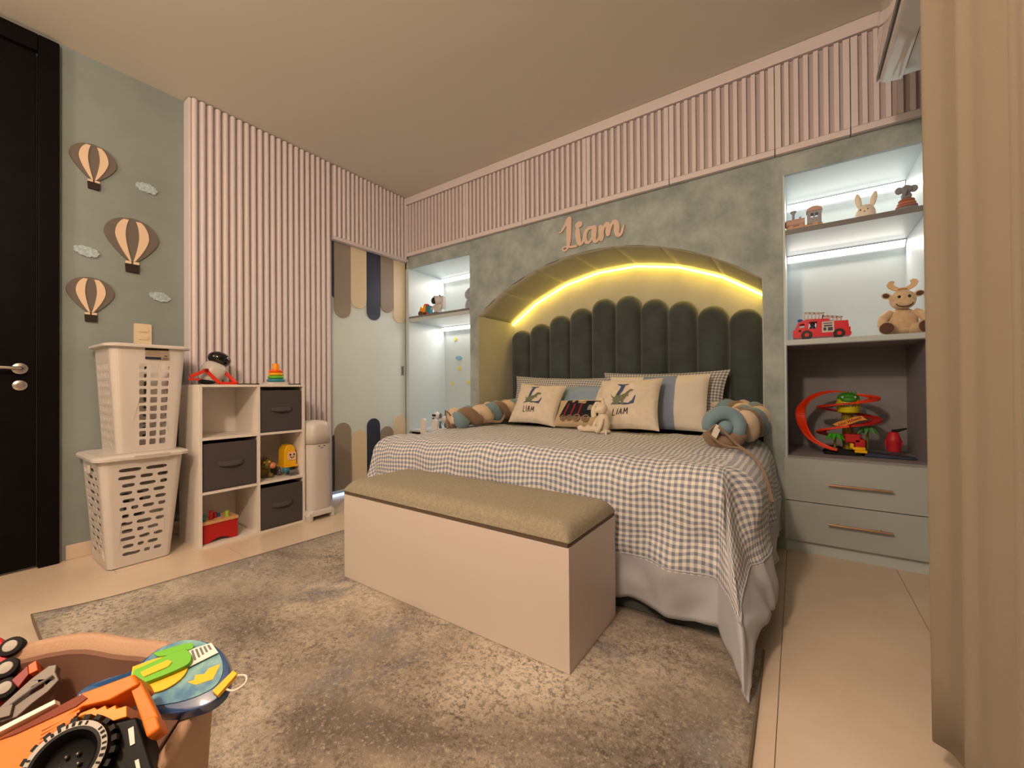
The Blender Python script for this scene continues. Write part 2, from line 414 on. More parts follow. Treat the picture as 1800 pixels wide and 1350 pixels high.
# ------------------------------------------------------------------ overhead slatted cabinets
seams = [.006, .743, 1.304, 1.833, 2.376, 2.918, 3.231, 3.506]
names = ['overhead cabinet front in the corner beside the slatted side wall', 'overhead cabinet front second from the slatted side wall', 'overhead cabinet front just left of the wooden name lettering top',
         'overhead cabinet front right of the name lettering, above the arch crown', 'overhead cabinet front above the right side of the arch', 'narrow overhead cabinet front above the lit right shelves', 'short overhead cabinet front under the wall air conditioner']
Z0, Z1 = 2.099, 2.58
slat_me = None
for i in range(7):
    x0, x1 = seams[i]+.002, seams[i+1]-.002
    t = thing('overhead_cabinet', 'pale rose slatted '+names[i], 'cabinet', ((x0+x1)/2, 0, Z0), group='overhead cabinets over the bed wall')
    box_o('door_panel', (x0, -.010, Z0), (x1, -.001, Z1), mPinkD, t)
    box_o('bottom_rail', (x0, -.033, Z0), (x1, -.010, Z0+.032), mPink, t, bev=.002)
    n = max(3, round((x1-x0-.02)/.0425)); pitch = (x1-x0-.02)/n
    for k in range(n+1):
        cx = x0+.010+k*pitch
        wd = .013 if k in (0, n) else .0098
        cx = min(max(cx, x0+wd), x1-wd)
        if slat_me is None:
            s0 = box_o('slat', (-.0105, -.022, 0), (.0105, .0, Z1-Z0-.040), mPink, None, world=False); slat_me = s0
            s0.parent = t; s0.location = (cx-t.location.x, -.010, .033)
        else:
            s = inst(slat_me, (cx-t.location.x, -.010, .033), t); s.scale.x = wd/.0105

# ------------------------------------------------------------------ slatted side wall
SY0, SY1 = -1.69, -.769
sw = thing('slatted_wall_panel', 'floor to ceiling pale rose fluted panel behind the cube shelf', 'wall panel', (0, (SY0+SY1)/2, 0))
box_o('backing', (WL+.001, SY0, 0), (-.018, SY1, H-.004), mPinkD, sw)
box_o('end_board', (WL+.001, SY0-.012, 0), (-.006, SY0, H-.006), mPink, sw, bev=.002)
def slat_prof(wd, d, n=7):
    return [(wd*math.cos(PI-PI*i/n)*(.96), d*math.sin(PI*i/n)**.7) for i in range(n+1)]
def fluted(length):
    b = B(); pr = slat_prof(.0165, .026)
    b.prism([(x, y) for x, y in reversed(pr)], 0, length, basis((0, 0, 0), (0, 1, 0), (1, 0, 0), (0, 0, 1)))
    return b
n = 22; pitch = (SY1-SY0-.01)/n; first = None
for k in range(n):
    y = SY0+.018+k*pitch
    if not first:
        first = fluted(H-.006).build('slat', mPink, sw, smooth=True, weld=True); first.location = (-.018, y-sw.location.y, 0)
    else: inst(first, (-.018, y-sw.location.y, 0), sw)
hd = thing('slatted_header_panel', 'pale rose fluted header panel above the sliding door', 'wall panel', (0, -.385, 2.07))
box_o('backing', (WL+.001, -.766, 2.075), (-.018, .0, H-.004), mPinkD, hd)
box_o('bottom_rail', (WL+.001, -.766, 2.052), (.006, -.003, 2.080), mPink, hd, bev=.003)
first = None; n = 19; pitch = .757/n
for k in range(n):
    y = -.766+.02+k*pitch
    if not first:
        first = fluted(H-2.086).build('slat', mPink, hd, smooth=True, weld=True); first.location = (-.018, y+.385, .01)
    else: inst(first, (-.018, y+.385, .01), hd)

# sliding door
sd = thing('door_1', None, None, (-.05, -.385, 0), kind='structure')
box_o('door_panel', (-.075, -.764, .035), (-.045, -.002, 2.06), mPanel, sd)
def pill(w, h, top, n=14):
    r = w/2
    if top: return [(-r, 0), (r, 0)]+[(r*math.cos(PI*i/n), h-r+r*math.sin(PI*i/n)) for i in range(n+1)]
    return [(r, 0), (-r, 0)]+[(r*math.cos(PI+PI*i/n), -h+r+r*math.sin(PI+PI*i/n)) for i in range(n+1)]
flaps = [(-.758, -.738, 1.60, mNavy), (-.736, -.587, 1.446, mTaupe), (-.587, -.432, 1.545, mCream), (-.430, -.290, 1.466, mNavy), (-.288, -.148, 1.553, mTaupe), (-.146, -.006, 1.476, mCream)]
for y0, y1, zb, m in flaps:
    wd = y1-y0-.003; zt = 2.05
    pts = pill(wd, zt-zb, False) if wd > .05 else [(-wd/2, 0), (wd/2, 0), (wd/2, -(zt-zb)), (-wd/2, -(zt-zb)+.02)]
    B().prism([(x, y) for x, y in pts], 0, .008, T(-.045, (y0+y1)/2, zt) @ YZ).build('flap', m, sd, smooth=True, world=True)
pales = [(-.758, -.738, .50, mNavy), (-.736, -.587, .590, mTaupe), (-.580, -.435, .520, mCream), (-.432, -.298, .606, mNavy), (-.293, -.152, .525, mTaupe), (-.148, -.006, .618, mCream)]
for y0, y1, zt, m in pales:
    wd = y1-y0-.004
    pts = pill(wd, zt-.05, True) if wd > .05 else [(-wd/2, 0), (wd/2, 0), (wd/2, zt-.05), (-wd/2, zt-.07)]
    B().prism(pts, 0, .008, T(-.045, (y0+y1)/2, .05) @ YZ).build('picket', m, sd, smooth=True, world=True)
h = B(); h.prism(rrect(.034, .095, .005, 3), 0, .004, T(-.045, -.040, 1.032) @ YZ, holes=[rrect(.02, .078, .004, 3)]); h.build('handle_frame', mSteel, sd, world=True)
B().prism(rrect(.021, .079, .004, 3), 0, .0012, T(-.045, -.040, 1.032) @ YZ).build('handle_recess', mGreyP, sd, world=True)
tag(box_o('door_gap_glow', (-.07, -.760, .006), (-.03, -.01, .016), mGapGlow), 'thin cold white glowing strip standing for light under the sliding door', 'light strip')  # emissive strip imitates light from beyond the door, not a fitted lamp

# dark entrance door (left)
dd = thing('door_2', None, None, (WL, -2.6, 0), kind='structure')
fr = B(); fr.box((WL, -2.296, 0), (WL+.035, -2.224, H-.02)).box((WL, -3.2, 0), (WL+.035, -3.13, H-.02)).box((WL, -3.13, 2.545), (WL+.035, -2.296, H-.02))
fr.build('door_frame', mDark, dd, bev=.004, world=True)
box_o('door_leaf', (WL, -3.125, .01), (WL+.016, -2.300, 2.54), mDark, dd, bev=.003)
hdl = B(); hdl.lathe([(.026, 0), (.026, .008), (.022, .010)], 24, T(WL+.016, -2.352, .978) @ R('Y', 90)).build('handle_rose', mSteel, dd, smooth=True, world=True)
hb = B(); hb.tube(catmull([(WL+.02, -2.352, .978), (WL+.055, -2.352, .978), (WL+.062, -2.37, .979), (WL+.062, -2.42, .981), (WL+.06, -2.475, .976)]), .008, 10); hb.build('lever_handle', mSteel, dd, smooth=True, world=True)
lk = B(); lk.lathe([(.024, 0), (.024, .007), (.020, .009), (.011, .010), (.011, .016)], 24, T(WL+.016, -2.352, .897) @ R('Y', 90)).build('lock', mSteel, dd, smooth=True, world=True)

# ------------------------------------------------------------------ left niche (corner display recess)
ln = thing('corner_display_niche', 'pale blue lit corner recess with one shelf and a desk top', 'shelf unit', (.38, .25, 0))
NB = .48
box_o('side_panel', (-.040, -.001, .0), (.002, NB, NT), mNiche, ln)
box_o('side_panel', (.745, .021, .0), (.756, NB, NT), mNiche, ln)
box_o('back_panel', (.002, NB, 0), (.745, NB+.01, NT+.02), mNiche, ln)
box_o('top_panel', (.0, .021, NT), (.756, NB, NT+.012), mNiche, ln)
mEdge = mat('grey_edge_band', (122, 122, 124), .5)
sh = B().mat(0).box((.003, .010, 1.492), (.744, NB-.001, 1.536)); sh.build('shelf', mNiche, ln, world=True)
box_o('shelf_edge', (.003, .006, 1.524), (.744, .010, 1.541), mEdge, ln)
box_o('desk_top', (.003, -.0, .462), (.744, NB-.001, .480), mNiche, ln)
dk = box_o('desk_gap_shade', (.003, .03, .34), (.744, NB-.02, .461), mBlackM, ln)  # black block painted in as the dark gap under the desk top
def led_profile(x0, x1, z, nm, lab, yb=NB, pw=1.5):
    t = thing(nm, lab, 'light strip', ((x0+x1)/2, yb-.02, z))
    b = B(); b.prism([(0, 0), (0, -.034), (-.006, -.034), (-.036, -.004), (-.036, 0)], 0, x1-x0, basis((x0, yb-.001, z-.001), (0, 1, 0), (0, 0, 1), (1, 0, 0)))
    b.build('channel', mEdge, t, world=True)
    b = B(); b.prism([(-.0075, -.0345), (-.0375, -.0045), (-.0395, -.0065), (-.0095, -.0365)], 0, x1-x0-.004, basis((x0+.002, yb-.001, z-.001), (0, 1, 0), (0, 0, 1), (1, 0, 0)))
    b.build('diffuser', mLedWhite, t, world=True)
    l = light('led_lamp', 'AREA', ((x0+x1)/2, yb-.030, z-.030), pw, (1, .88, .76), x1-x0-.02, (math.radians(-38), 0, 0), size_y=.02); l.data.spread = math.radians(140)
led_profile(.004, .743, NT, 'led_profile', 'white LED light profile at the top of the corner recess', pw=3.0)
led_profile(.004, .743, 1.491, 'led_profile', 'white LED light profile under the shelf of the corner recess', pw=3.0)
for cx, cz in ((.156, 1.363), (.200, 1.165-.0), (.106, .912), (.316, .922)):
    pass
stars = [(.156, 1.363, 'yellow star sticker above the blue cloud in the corner recess'), (.206, 1.061, 'yellow star sticker just under the blue cloud in the corner recess'), (.106, .912, 'lowest left yellow star sticker in the corner recess'), (.318, .925, 'lowest right yellow star sticker beside the recess pillar')]
for cx, cz, lb in stars:
    B().prism(star(.024, q=.5, a0=random.uniform(60, 120)), 0, .004, T(cx, NB-.0005, cz) @ XZ).build('star_sticker', P((232, 206, 70), 'yellow_felt', .8)); tag(bpy.context.scene.collection.objects[-1], lb, 'sticker', 'star stickers on the recess back panel')
def cloud_poly(s, seed):
    r = random.Random(seed); pts = []
    n = 9
    for i in range(n):
        a0 = 2*PI*i/n
        bx, by = .75*math.cos(a0), .34*math.sin(a0)
        rr = .27+r.uniform(-.06, .06)
        for j in range(5):
            a = a0-1.0+2.0*j/4
            pts.append(((bx+rr*math.cos(a))*s, (by+rr*math.sin(a)*.85)*s))
    return pts
mCloud = mat('speckled_pale_blue_glitter', (196, 212, 220), .6, c2=(150, 176, 190), vs=90, bump=.6, bs=160)
o = B().prism(cloud_poly(.042, 3), 0, .006, T(.199, NB-.0005, 1.168) @ XZ).build('cloud_sticker', mat('speckled_blue', (140, 182, 206), .6, c2=(110, 158, 186), vs=90)); tag(o, 'blue cloud sticker among yellow stars on the recess back panel', 'sticker')

# ------------------------------------------------------------------ right niche cabinet
rn = thing('display_cabinet', 'pale blue built-in cabinet with lit shelves above two drawers', 'cabinet', (3.22, .24, 0))
box_o('side_panel', (NR0-.001, .000, .0), (NR0+.010, NB, NT), mNiche, rn)
box_o('side_panel', (NR1-.002, .002, .0), (XR, NB, NT), mNiche, rn)
box_o('back_panel', (NR0+.010, NB, .505), (NR1-.002, NB+.01, NT+.02), mNiche, rn)
box_o('top_panel', (NR0, .021, NT), (XR, NB, NT+.012), mNiche, rn)
XA, XB = NR0+.0105, NR1-.0025
box_o('shelf', (XA, .004, 1.672), (XB, NB-.001, 1.698), mNiche, rn); box_o('shelf_edge', (XA, .0, 1.672), (XB, .004, 1.698), mEdge, rn)
box_o('shelf', (XA, -.004, 1.086), (XB, NB-.001, 1.112), mNiche, rn)
box_o('worktop', (XA, -.002, .487), (XB, NB-.001, .503), mNicheGrey, rn)
box_o('cubby_lining', (XA, NB-.004, .504), (XB, NB-.0005, 1.085), mNicheGrey, rn)
box_o('cubby_lining', (XA, .003, .504), (XA+.003, NB-.0045, 1.085), mNicheGrey, rn)
box_o('cubby_lining', (XB-.003, .003, .504), (XB, NB-.0045, 1.085), mNicheGrey, rn)
box_o('cubby_lining', (XA+.0035, .0, 1.082), (XB-.0035, NB-.005, 1.0858), mNicheGrey, rn)
box_o('carcass', (XA, .02, .07), (XB, NB, .486), mNiche, rn)
box_o('plinth', (XA, .010, .0), (XB, .02, .07), mNiche, rn)
mDraw = mat('sea_mist_drawer_lacquer', (176, 184, 186), .4)
for z0, z1, zh in ((.272, .492, .374), (.066, .268, .178)):
    d = box_o('drawer', (NR0-.004, -.020, z0), (XB+.003, .0185, z1), mDraw, rn, bev=.0015)
    b = B(); b.tube([(3.125, -.046, zh), (3.365, -.046, zh)], .0055, 12)
    for x in (3.165, 3.325): b.cyl((x, -.046, zh), (x, -.020, zh), .0045)
    b.build('bar_handle', mGold, d, smooth=True, world=True)
led_profile(XA+.002, XB-.002, NT, 'led_profile', 'white LED light profile at the top of the right display cabinet')
led_profile(XA+.002, XB-.002, 1.671, 'led_profile', 'white LED light profile under the upper shelf of the right display cabinet')

# ------------------------------------------------------------------ name lettering
ST = {'L1': [(1.607, 1.979, .0024), (1.623, 1.979, .0034), (1.642, 1.999, .0048), (1.661, 2.025, .0062), (1.68, 2.054, .0072), (1.691, 2.06, .008)],
 'L2': [(1.690, 2.056, .011), (1.688, 2.009, .011), (1.687, 1.952, .0106), (1.686, 1.898, .0086), (1.682, 1.869, .0058), (1.675, 1.853, .0038), (1.66, 1.839, .0034), (1.645, 1.844, .0034), (1.639, 1.859, .0034), (1.652, 1.866, .0034), (1.679, 1.863, .0038), (1.712, 1.856, .0043), (1.745, 1.856, .0048)],
 'i1': [(1.756, 1.978, .0060), (1.755, 1.957, .0106), (1.758, 1.916, .0106), (1.765, 1.878, .0096), (1.774, 1.862, .0067), (1.792, 1.873, .0053), (1.803, 1.9, .0048)],
 'idot': [(1.757, 1.999, .0115), (1.770, 2.001, .0125)],
 'a1': [(1.866, 1.958, .0062), (1.839, 1.958, .0067), (1.817, 1.94, .0077), (1.81, 1.905, .0082), (1.817, 1.874, .0072), (1.833, 1.861, .0058), (1.848, 1.868, .0048), (1.866, 1.89, .0048)],
 'a2': [(1.879, 1.952, .0106), (1.877, 1.917, .0106), (1.876, 1.885, .0096), (1.883, 1.862, .0067), (1.897, 1.858, .0053), (1.914, 1.877, .0043), (1.928, 1.906, .0034)],
 'm1': [(1.925, 1.948, .0086), (1.929, 1.918, .0101), (1.931, 1.879, .0096), (1.929, 1.867, .0086)],
 'm2': [(1.934, 1.891, .0048), (1.945, 1.934, .0053), (1.958, 1.953, .0062), (1.97, 1.957, .0082), (1.978, 1.942, .0101), (1.978, 1.907, .0101), (1.978, 1.888, .0082)],
 'm3': [(1.984, 1.893, .0043), (1.995, 1.929, .0048), (2.008, 1.954, .0062), (2.024, 1.96, .0086), (2.037, 1.938, .0106), (2.038, 1.9, .0106), (2.041, 1.875, .0082), (2.052, 1.863, .0062), (2.069, 1.875, .0053), (2.078, 1.898, .0043), (2.085, 1.921, .0029)]}
def stroke(b, pts, z0, z1, m=None, k=6, ws=1.75):
    c = catmull(pts, k); rr = []
    N = len(c)
    ang = lambda i: math.atan2(c[min(i+1, N-1)][1]-c[max(i-1, 0)][1], c[min(i+1, N-1)][0]-c[max(i-1, 0)][0])
    def ring(x, y, a, wd, z):
        nx, ny = -math.sin(a)*wd, math.cos(a)*wd
        return [(x+nx, y+ny, z0), (x-nx, y-ny, z0), (x-nx, y-ny, z), (x+nx, y+ny, z)]
    for e in (-1, -.92, -.7, -.38):      # rounded start
        x, y, wd = c[0]; wd *= ws; a = ang(0); rr.append(ring(x+math.cos(a)*wd*e, y+math.sin(a)*wd*e, a, wd*max(.05, math.sqrt(1-e*e)), z1))
    for i, (x, y, wd) in enumerate(c): rr.append(ring(x, y, ang(i), wd*ws, z1+i*.00005))
    for e in (.38, .7, .92, 1):
        x, y, wd = c[-1]; wd *= ws; a = ang(N-1); rr.append(ring(x+math.cos(a)*wd*e, y+math.sin(a)*wd*e, a, wd*max(.05, math.sqrt(1-e*e)), z1+N*.00005))
    b.rings(rr, m)
lt = thing('name_lettering', 'pale wooden script lettering reading Liam above the arch', 'sign', (1.85, 0, 1.85))
for nm, ks in (('letter', ('L1', 'L2')), ('letter', ('i1', 'idot')), ('letter', ('a1', 'a2')), ('letter', ('m1', 'm2', 'm3'))):
    b = B()
    for q, k in enumerate(ks): stroke(b, ST[k], .001, .012+q*.0009+.0003*('liam'.index(k[0].lower())), XZ)
    b.build(nm, mat('pale_pine_veneer', (226, 200, 182), .6), lt, world=True)

# ------------------------------------------------------------------ balloons, clouds, switch on left wall
mBalG = mat('grey_foam_board', (112, 104, 98), .8); mBalC = mat('cream_foam_board', (232, 206, 178), .8); mBask = mat('brown_foam_board', (44, 30, 26), .8)
def balloon(cy, zt, w_, hh, lab):
    t = thing('hot_air_balloon_cutout', lab, 'wall decoration', (WL, cy, zt-hh), group='balloon cutouts on the left wall')
    m = T(WL+.0005, cy, 0) @ YZ
    def prof(a):   # half-width at a in 0..1 from top
        if a < .42: return math.sqrt(max(0, 1-((.42-a)/.42)**2))
        q = (a-.42)/.58; return 1-.84*q**1.5
    eh = hh*.80
    def shape(s, n=24):
        L = [(-w_/2*s*prof(i/n), zt-eh*(i/n)) for i in range(n+1)]; Rr = [(w_/2*s*prof(i/n), zt-eh*(i/n)) for i in range(n, -1, -1)]
        return L+Rr[:-1]
    B().prism(shape(1), 0, .010, m).build('envelope', mBalG, t, world=True)
    for sgn in (-1, 1):
        n = 18; top = .06
        a = [(sgn*w_/2*.62*prof(top+(1-top)*i/n), zt-eh*(top+(1-top)*i/n*.99)) for i in range(n+1)]
        c = [(sgn*w_/2*.25*prof(top+(1-top)*i/n), zt-eh*(top+(1-top)*i/n*.99)) for i in range(n, -1, -1)]
        B().prism(a+c, .010, .014, m).build('stripe', mBalC, t, world=True)
    bw = w_*.13
    for y in (-bw*.55, bw*.55): B().prism([(y-bw*.4, zt-eh), (y+bw*.4, zt-eh), (y+bw*.4, zt-eh-hh*.05), (y-bw*.4, zt-eh-hh*.05)], 0, .012, m).build('burner_rope', mBalC, t, world=True)
    B().prism([(-bw, zt-eh-hh*.05), (bw, zt-eh-hh*.05), (bw*.9, zt-hh), (-bw*.9, zt-hh)], 0, .014, m).build('basket', mBask, t, world=True)
balloon(-2.097, 2.187, .182, .240, 'topmost grey and cream hot air balloon cutout on the wall')
balloon(-1.942, 1.842, .232, .306, 'largest grey and cream hot air balloon cutout, right of the others')
balloon(-2.108, 1.473, .182, .236, 'lowest grey and cream hot air balloon cutout near the dark door')
for cy, cz, s, lab in ((-1.879, 2.04, .050, 'glittery blue cloud cutout right of the topmost balloon'), (-2.123, 1.608, .050, 'glittery cloud cutout between the dark door and the largest balloon'), (-1.820, 1.419, .050, 'glittery cloud cutout above the light switch')):
    o = B().prism([(x, y*1.0) for x, y in cloud_poly(s, int(cz*100))], 0, .008, T(WL+.0005, cy, cz) @ R('X', -6) @ YZ).build('cloud_cutout', mCloud); tag(o, lab, 'wall decoration', 'cloud cutouts on the left wall')
t = thing('light_switch', 'ivory double light switch plate behind the top laundry basket', 'switch', (WL, -1.896, 1.13))
B().prism(rrect(.078, .12, .006, 3), 0, .008, T(WL+.0005, -1.896, 1.19) @ YZ).build('plate', mat('ivory_plastic', (232, 214, 184), .4), t, world=True)
for z in (1.215, 1.17):
    B().prism(rrect(.044, .022, .003, 2), .008, .0115, T(WL+.0005, -1.896, z) @ YZ).build('rocker', mat('ivory_plastic', (232, 214, 184), .4), t, world=True)

# ------------------------------------------------------------------ laundry baskets
def basket(t, zb, zt, base, top, rimh, rimout, side_holes, mat_, rc=.035):
    """base/top: (x0,x1,y0,y1) footprints"""
    Hh = zt-zb
    def fp(s, v, e=0):
        x0, x1, y0, y1 = (base[i]*(1-v)+top[i]*v for i in range(4))
        return x0, x1, y0, y1
    def wall(s, u, v):          # u 0..1 along a flat side between corner roundings
        x0, x1, y0, y1 = fp(s, v); r = rc*(.8+.3*v); z = zb+Hh*v
        if s == 0: return (x1, (y0+r)*(1-u)+(y1-r)*u, z)
        if s == 1: return ((x1-r)*(1-u)+(x0+r)*u, y1, z)
        if s == 2: return (x0, (y1-r)*(1-u)+(y0+r)*u, z)
        return ((x0+r)*(1-u)+(x1-r)*u, y0, z)
    b = B()
    for s in range(4):
        holes = side_holes[s]
        # dense outer boundary keeps triangles well shaped
        out = [(0, 0), (1, 0), (1, 1), (0, 1)]
        loops = [out]+holes
        flat = [p for l in loops for p in l]
        tris = tessellate_polygon([[Vector((p[0], p[1], 0)) for p in l] for l in loops])
        vs = [wall(s, *p) for p in flat]; fs = []
        for q in tris:
            a, c, d = (flat[i] for i in q); ar = (c[0]-a[0])*(d[1]-a[1])-(c[1]-a[1])*(d[0]-a[0])
            fs.append(tuple(q) if ar > 0 else tuple(reversed(q)))
        b.add(vs, fs)
        def cor(u, v, s=s):
            x0, x1, y0, y1 = fp(s, v); r = rc*(.8+.3*v); a = u*PI/2+s*PI/2
            cx, cy = ((x1-r, y1-r), (x0+r, y1-r), (x0+r, y0+r), (x1-r, y0+r))[s]
            return (cx+r*math.cos(a), cy+r*math.sin(a), zb+Hh*v)
        b.grid(cor, 6, 6)
    b.uv = {}
    x0, x1, y0, y1 = base; r = rc*.8
    ring = [(x, y, zb) for x, y in rrect(x1-x0, y1-y0, r, 6, (x0+x1)/2, (y0+y1)/2)]
    b.add(ring, [tuple(range(len(ring)))])
    body = b.build('body', mat_, t, weld=True, world=True)
    body.modifiers.new('s', 'SOLIDIFY').thickness = .004
    for p in body.data.polygons: p.use_smooth = False
    # rim
    x0, x1, y0, y1 = top; cx, cy = (x0+x1)/2, (y0+y1)/2
    rr = []
    prof = [(0, -rimh*.9), (rimout*.45, -rimh*.5), (rimout, -rimh*.85), (rimout*1.03, -rimh*.3), (rimout*.8, 0), (0, .004), (-.006, 0), (-.006, -rimh*.9)]
    n = None
    for off, dz in prof:
        rr.append([(x, y, zt+dz) for x, y in rrect(x1-x0+2*off, y1-y0+2*off, rc+max(off, 0), 7, cx, cy)])
    rb = B(); rb.rings(rr, None, cap=False); rb.rings([rr[-1], rr[0]], None, cap=False)
    rb.build('rim', mat_, t, smooth=True, world=True)
def hole(u, v, w, h, r=.3, n=3):
    rr = min(w, h)/2*r*2
    pts = []
    for (x, y, a0) in ((w/2, h/2, 0), (-w/2, h/2, 90), (-w/2, -h/2, 180), (w/2, -h/2, 270)):
        rx = min(w/2, .3*w)*r*1.6; ry = min(h/2, .5*h)*r*1.6
        sx = 1 if x > 0 else -1; sy = 1 if y > 0 else -1
        for i in range(n+1):
            a = math.radians(a0+90*i/n); pts.append((u+x-sx*rx+rx*math.cos(a), v+y-sy*ry+ry*math.sin(a)))
    return pts
# lower basket: staggered long slots
def slots(seed, U0=.1, U1=.9, rows=12, v0=.11, v1=.87):
    r = random.Random(seed); out = []
    for k in range(rows):
        v = v0+(v1-v0)*k/(rows-1); u = U0+r.uniform(0, .06)
        while u < U1-.06:
            L = r.choice((.12, .20, .34, .27)); L = min(L, U1-u)
            if L > .05: out.append(hole(u+L/2, v, L, .032, .5, 3))
            u += L+.075
    return out
t = thing('laundry_basket', 'white plastic laundry basket with staggered long slots standing on the floor', 'basket', (.10, -1.98, 0), group='stacked laundry baskets')
def big_rows(): return slots(5, .12, .9)
basket(t, .004, .552, (-.045, .280, -2.112, -1.868), (-.062, .325, -2.150, -1.822), .022, .022, [slots(5), slots(6), slots(7), slots(8)], mWhite)
B().prism(rrect(.375, .318, .035, 6, .1315, -1.986), .5485, .5552).build('lid', mWhite, t, world=True)
box_o('grip_plate', (.343, -2.03, .530), (.350, -1.89, .550), mat('warm_grey_plastic', (196, 186, 178), .4), t, bev=.002)
b = B(); b.prism(rrect(.075, .040, .004, 3), 0, .010, T(.12, -2.150, .485) @ XZ, holes=[rrect(.06, .026, .004, 3)]); b.build('side_handle', mWhite, t, world=True)
# upper basket: grid of square holes
def grid_holes(us, n, w_, h_, v0=.09, v1=.80): return [hole(u, v0+(v1-v0)*k/(n-1), w_, h_, .3, 2) for u in us for k in range(n)]
t = thing('laundry_basket', 'white plastic laundry basket with square holes stacked on top, paper label under its rim', 'basket', (.10, -1.96, .553), group='stacked laundry baskets')
basket(t, .556, 1.100, (-.050, .262, -2.075, -1.836), (-.055, .285, -2.105, -1.800), .016, .022,
       [grid_holes((.37, .58, .79), 10, .14, .054), grid_holes((.2, .35, .5, .65, .8), 10, .09, .05), grid_holes((.2, .4, .6, .8), 10, .1, .05), grid_holes((.12, .27, .42, .57, .72, .87), 10, .08, .055)], mWhite)
lab = thing('dummy', '', '', (0, 0, 0)); bpy.data.objects.remove(lab)
lb = B(); m = T(.2865, -1.927, 1.056) @ R('Y', -2) @ YZ
lb.mat(0).prism([(-.048, -.028), (.048, -.028), (.048, .028), (-.048, .028)], 0, .0008, m)
lb.mat(3).prism([(-.048, .017), (.048, .020), (.048, .028), (-.048, .028)], .0008, .0011, m)
lb.mat(1).prism([(-.048, -.028), (.016, -.028), (.016, -.016), (-.048, -.016)], .0008, .0011, m)
lb.mat(2)
for k in range(3): lb.prism([(-.042, .012-k*.009), (.006+k*.004, .012-k*.009), (.006+k*.004, .015-k*.009), (-.042, .015-k*.009)], .0008, .0011, m)
lb.mat(3)
for i, (x0, y0, x1, y1) in enumerate(((.028, -.004, .031, -.014), (.031, -.014, .034, -.007), (.034, -.007, .037, -.014), (.037, -.014, .040, -.004))):
    lb.prism([(x0, y0), (x0+.002, y0), (x1+.002, y1), (x1, y1)], .0008, .0011, m)
for k in range(7): lb.prism([(.022+k*.0035, -.028), (.0236+k*.0035, -.028), (.0236+k*.0035, -.019), (.022+k*.0035, -.019)], .0008, .0011, m)
lb.build('paper_label', [mat('label_paper', (168, 150, 132), .6), mat('label_navy', (28, 34, 66), .5), mat('label_grey', (150, 120, 110), .6), mBlackM], t, world=True)

# ------------------------------------------------------------------ cube shelf
CX0, CX1, CY0, CY1, CZ = .035, .338, -1.764, -1.180, .884
cs = thing('cube_shelf', 'white six-cube shelf against the fluted panel', 'shelf', (.19, -1.485, 0))
th = .016
box_o('side_panel', (CX0, CY0, 0), (CX1, CY0+th, CZ), mWhiteM, cs, bev=.0015)
box_o('side_panel', (CX0, CY1-th, 0), (CX1, CY1, CZ), mWhiteM, cs, bev=.0015)
box_o('top_panel', (CX0, CY0, CZ), (CX1+.002, CY1, CZ+.014), mWhiteM, cs, bev=.0015)
box_o('divider', (CX0+.01, -1.470, .012), (CX1-.001, -1.454, CZ), mWhiteM, cs)
for z in (.292, .590):
    box_o('shelf_board', (CX0+.01, CY0+.016, z), (CX1-.001, -1.471, z+.014), mWhiteM, cs)
    box_o('shelf_board', (CX0+.01, -1.453, z), (CX1-.001, CY1-.017, z+.014), mWhiteM, cs)
box_o('bottom_panel', (CX0, CY0+.016, .0), (CX1-.001, CY1-.017, .012), mWhiteM, cs)
box_o('back_panel', (CX0, CY0+.016, .012), (CX0+.006, CY1-.017, CZ), mWhiteM, cs)
def fabric_bin(y0, y1, z0, z1, lab, xo=0, rot=0):
    t = thing('fabric_bin', lab, 'storage bin', (.19, (y0+y1)/2, z0), group='charcoal fabric bins in the cube shelf')
    X1 = .333+xo; X0 = X1-.26
    b = B(); w_ = .004
    b.box((X0, y0, z0), (X1, y1, z0+w_)).box((X1-w_, y0, z0+w_), (X1, y1, z1)).box((X0, y0, z0+w_), (X0+w_, y1, z1-.01)).box((X0+w_, y0, z0+w_), (X1-w_, y0+w_, z1-.006)).box((X0+w_, y1-w_, z0+w_), (X1-w_, y1, z1-.006))
    b.build('bin_body', mBin, t, bev=.002, world=True, seg=1)
    cy = (y0+y1)/2; hz = (z0+z1)/2+.01
    h = B()
    def fn(u, v):
        a = -1+2*u
        return (X1+.002+.016*(1-a*a)*v*1.0, cy+a*.062, hz+.012-v*.022-.006*(1-a*a)*v)
    h.grid(fn, 12, 3).build('pull_handle', mBin, t, smooth=True, solid=.003, world=True)
fabric_bin(-1.450, -1.200, .606, .862, 'charcoal fabric bin in the top right cube', -.002)
fabric_bin(-1.742, -1.474, .308, .570, 'charcoal fabric bin in the middle left cube', -.002)
fabric_bin(-1.450, -1.200, .014, .268, 'charcoal fabric bin in the bottom right cube, below the toy excavator', .006)

# ------------------------------------------------------------------ toys on / in the cube shelf
tz = CZ+.0145
t = thing('toy_robot', 'white toy robot with black dome face and red bent arms on the cube shelf', 'toy', (.17, -1.625, tz))
m = T(.15, -1.640, tz+.062) @ R('X', -24)
body = B(); body.lathe([(.004, -.060), (.032, -.058), (.052, -.040), (.062, 0), (.062, .03), (.056, .056), (.044, .068), (.006, .072)], 28, m); body.build('body', mWhite, t, smooth=True, world=True)
band = B(); band.lathe([(.024, -.063), (.046, -.046), (.053, -.028), (.054, -.024), (.02, -.024)], 28, T(.15, -1.640, tz+.070) @ R('X', -24)); 
band = B().ell((.15, -1.655, tz+.020), (.052, .050, .020)); band.build('base_band', mBlack, t, smooth=True, world=True)
B().ell((0, 0, .100), (.056, .061, .044), m, 28, 14).build('dome', mat('glossy_black', (8, 8, 10), .06, coat=.5), t, smooth='all', world=True)
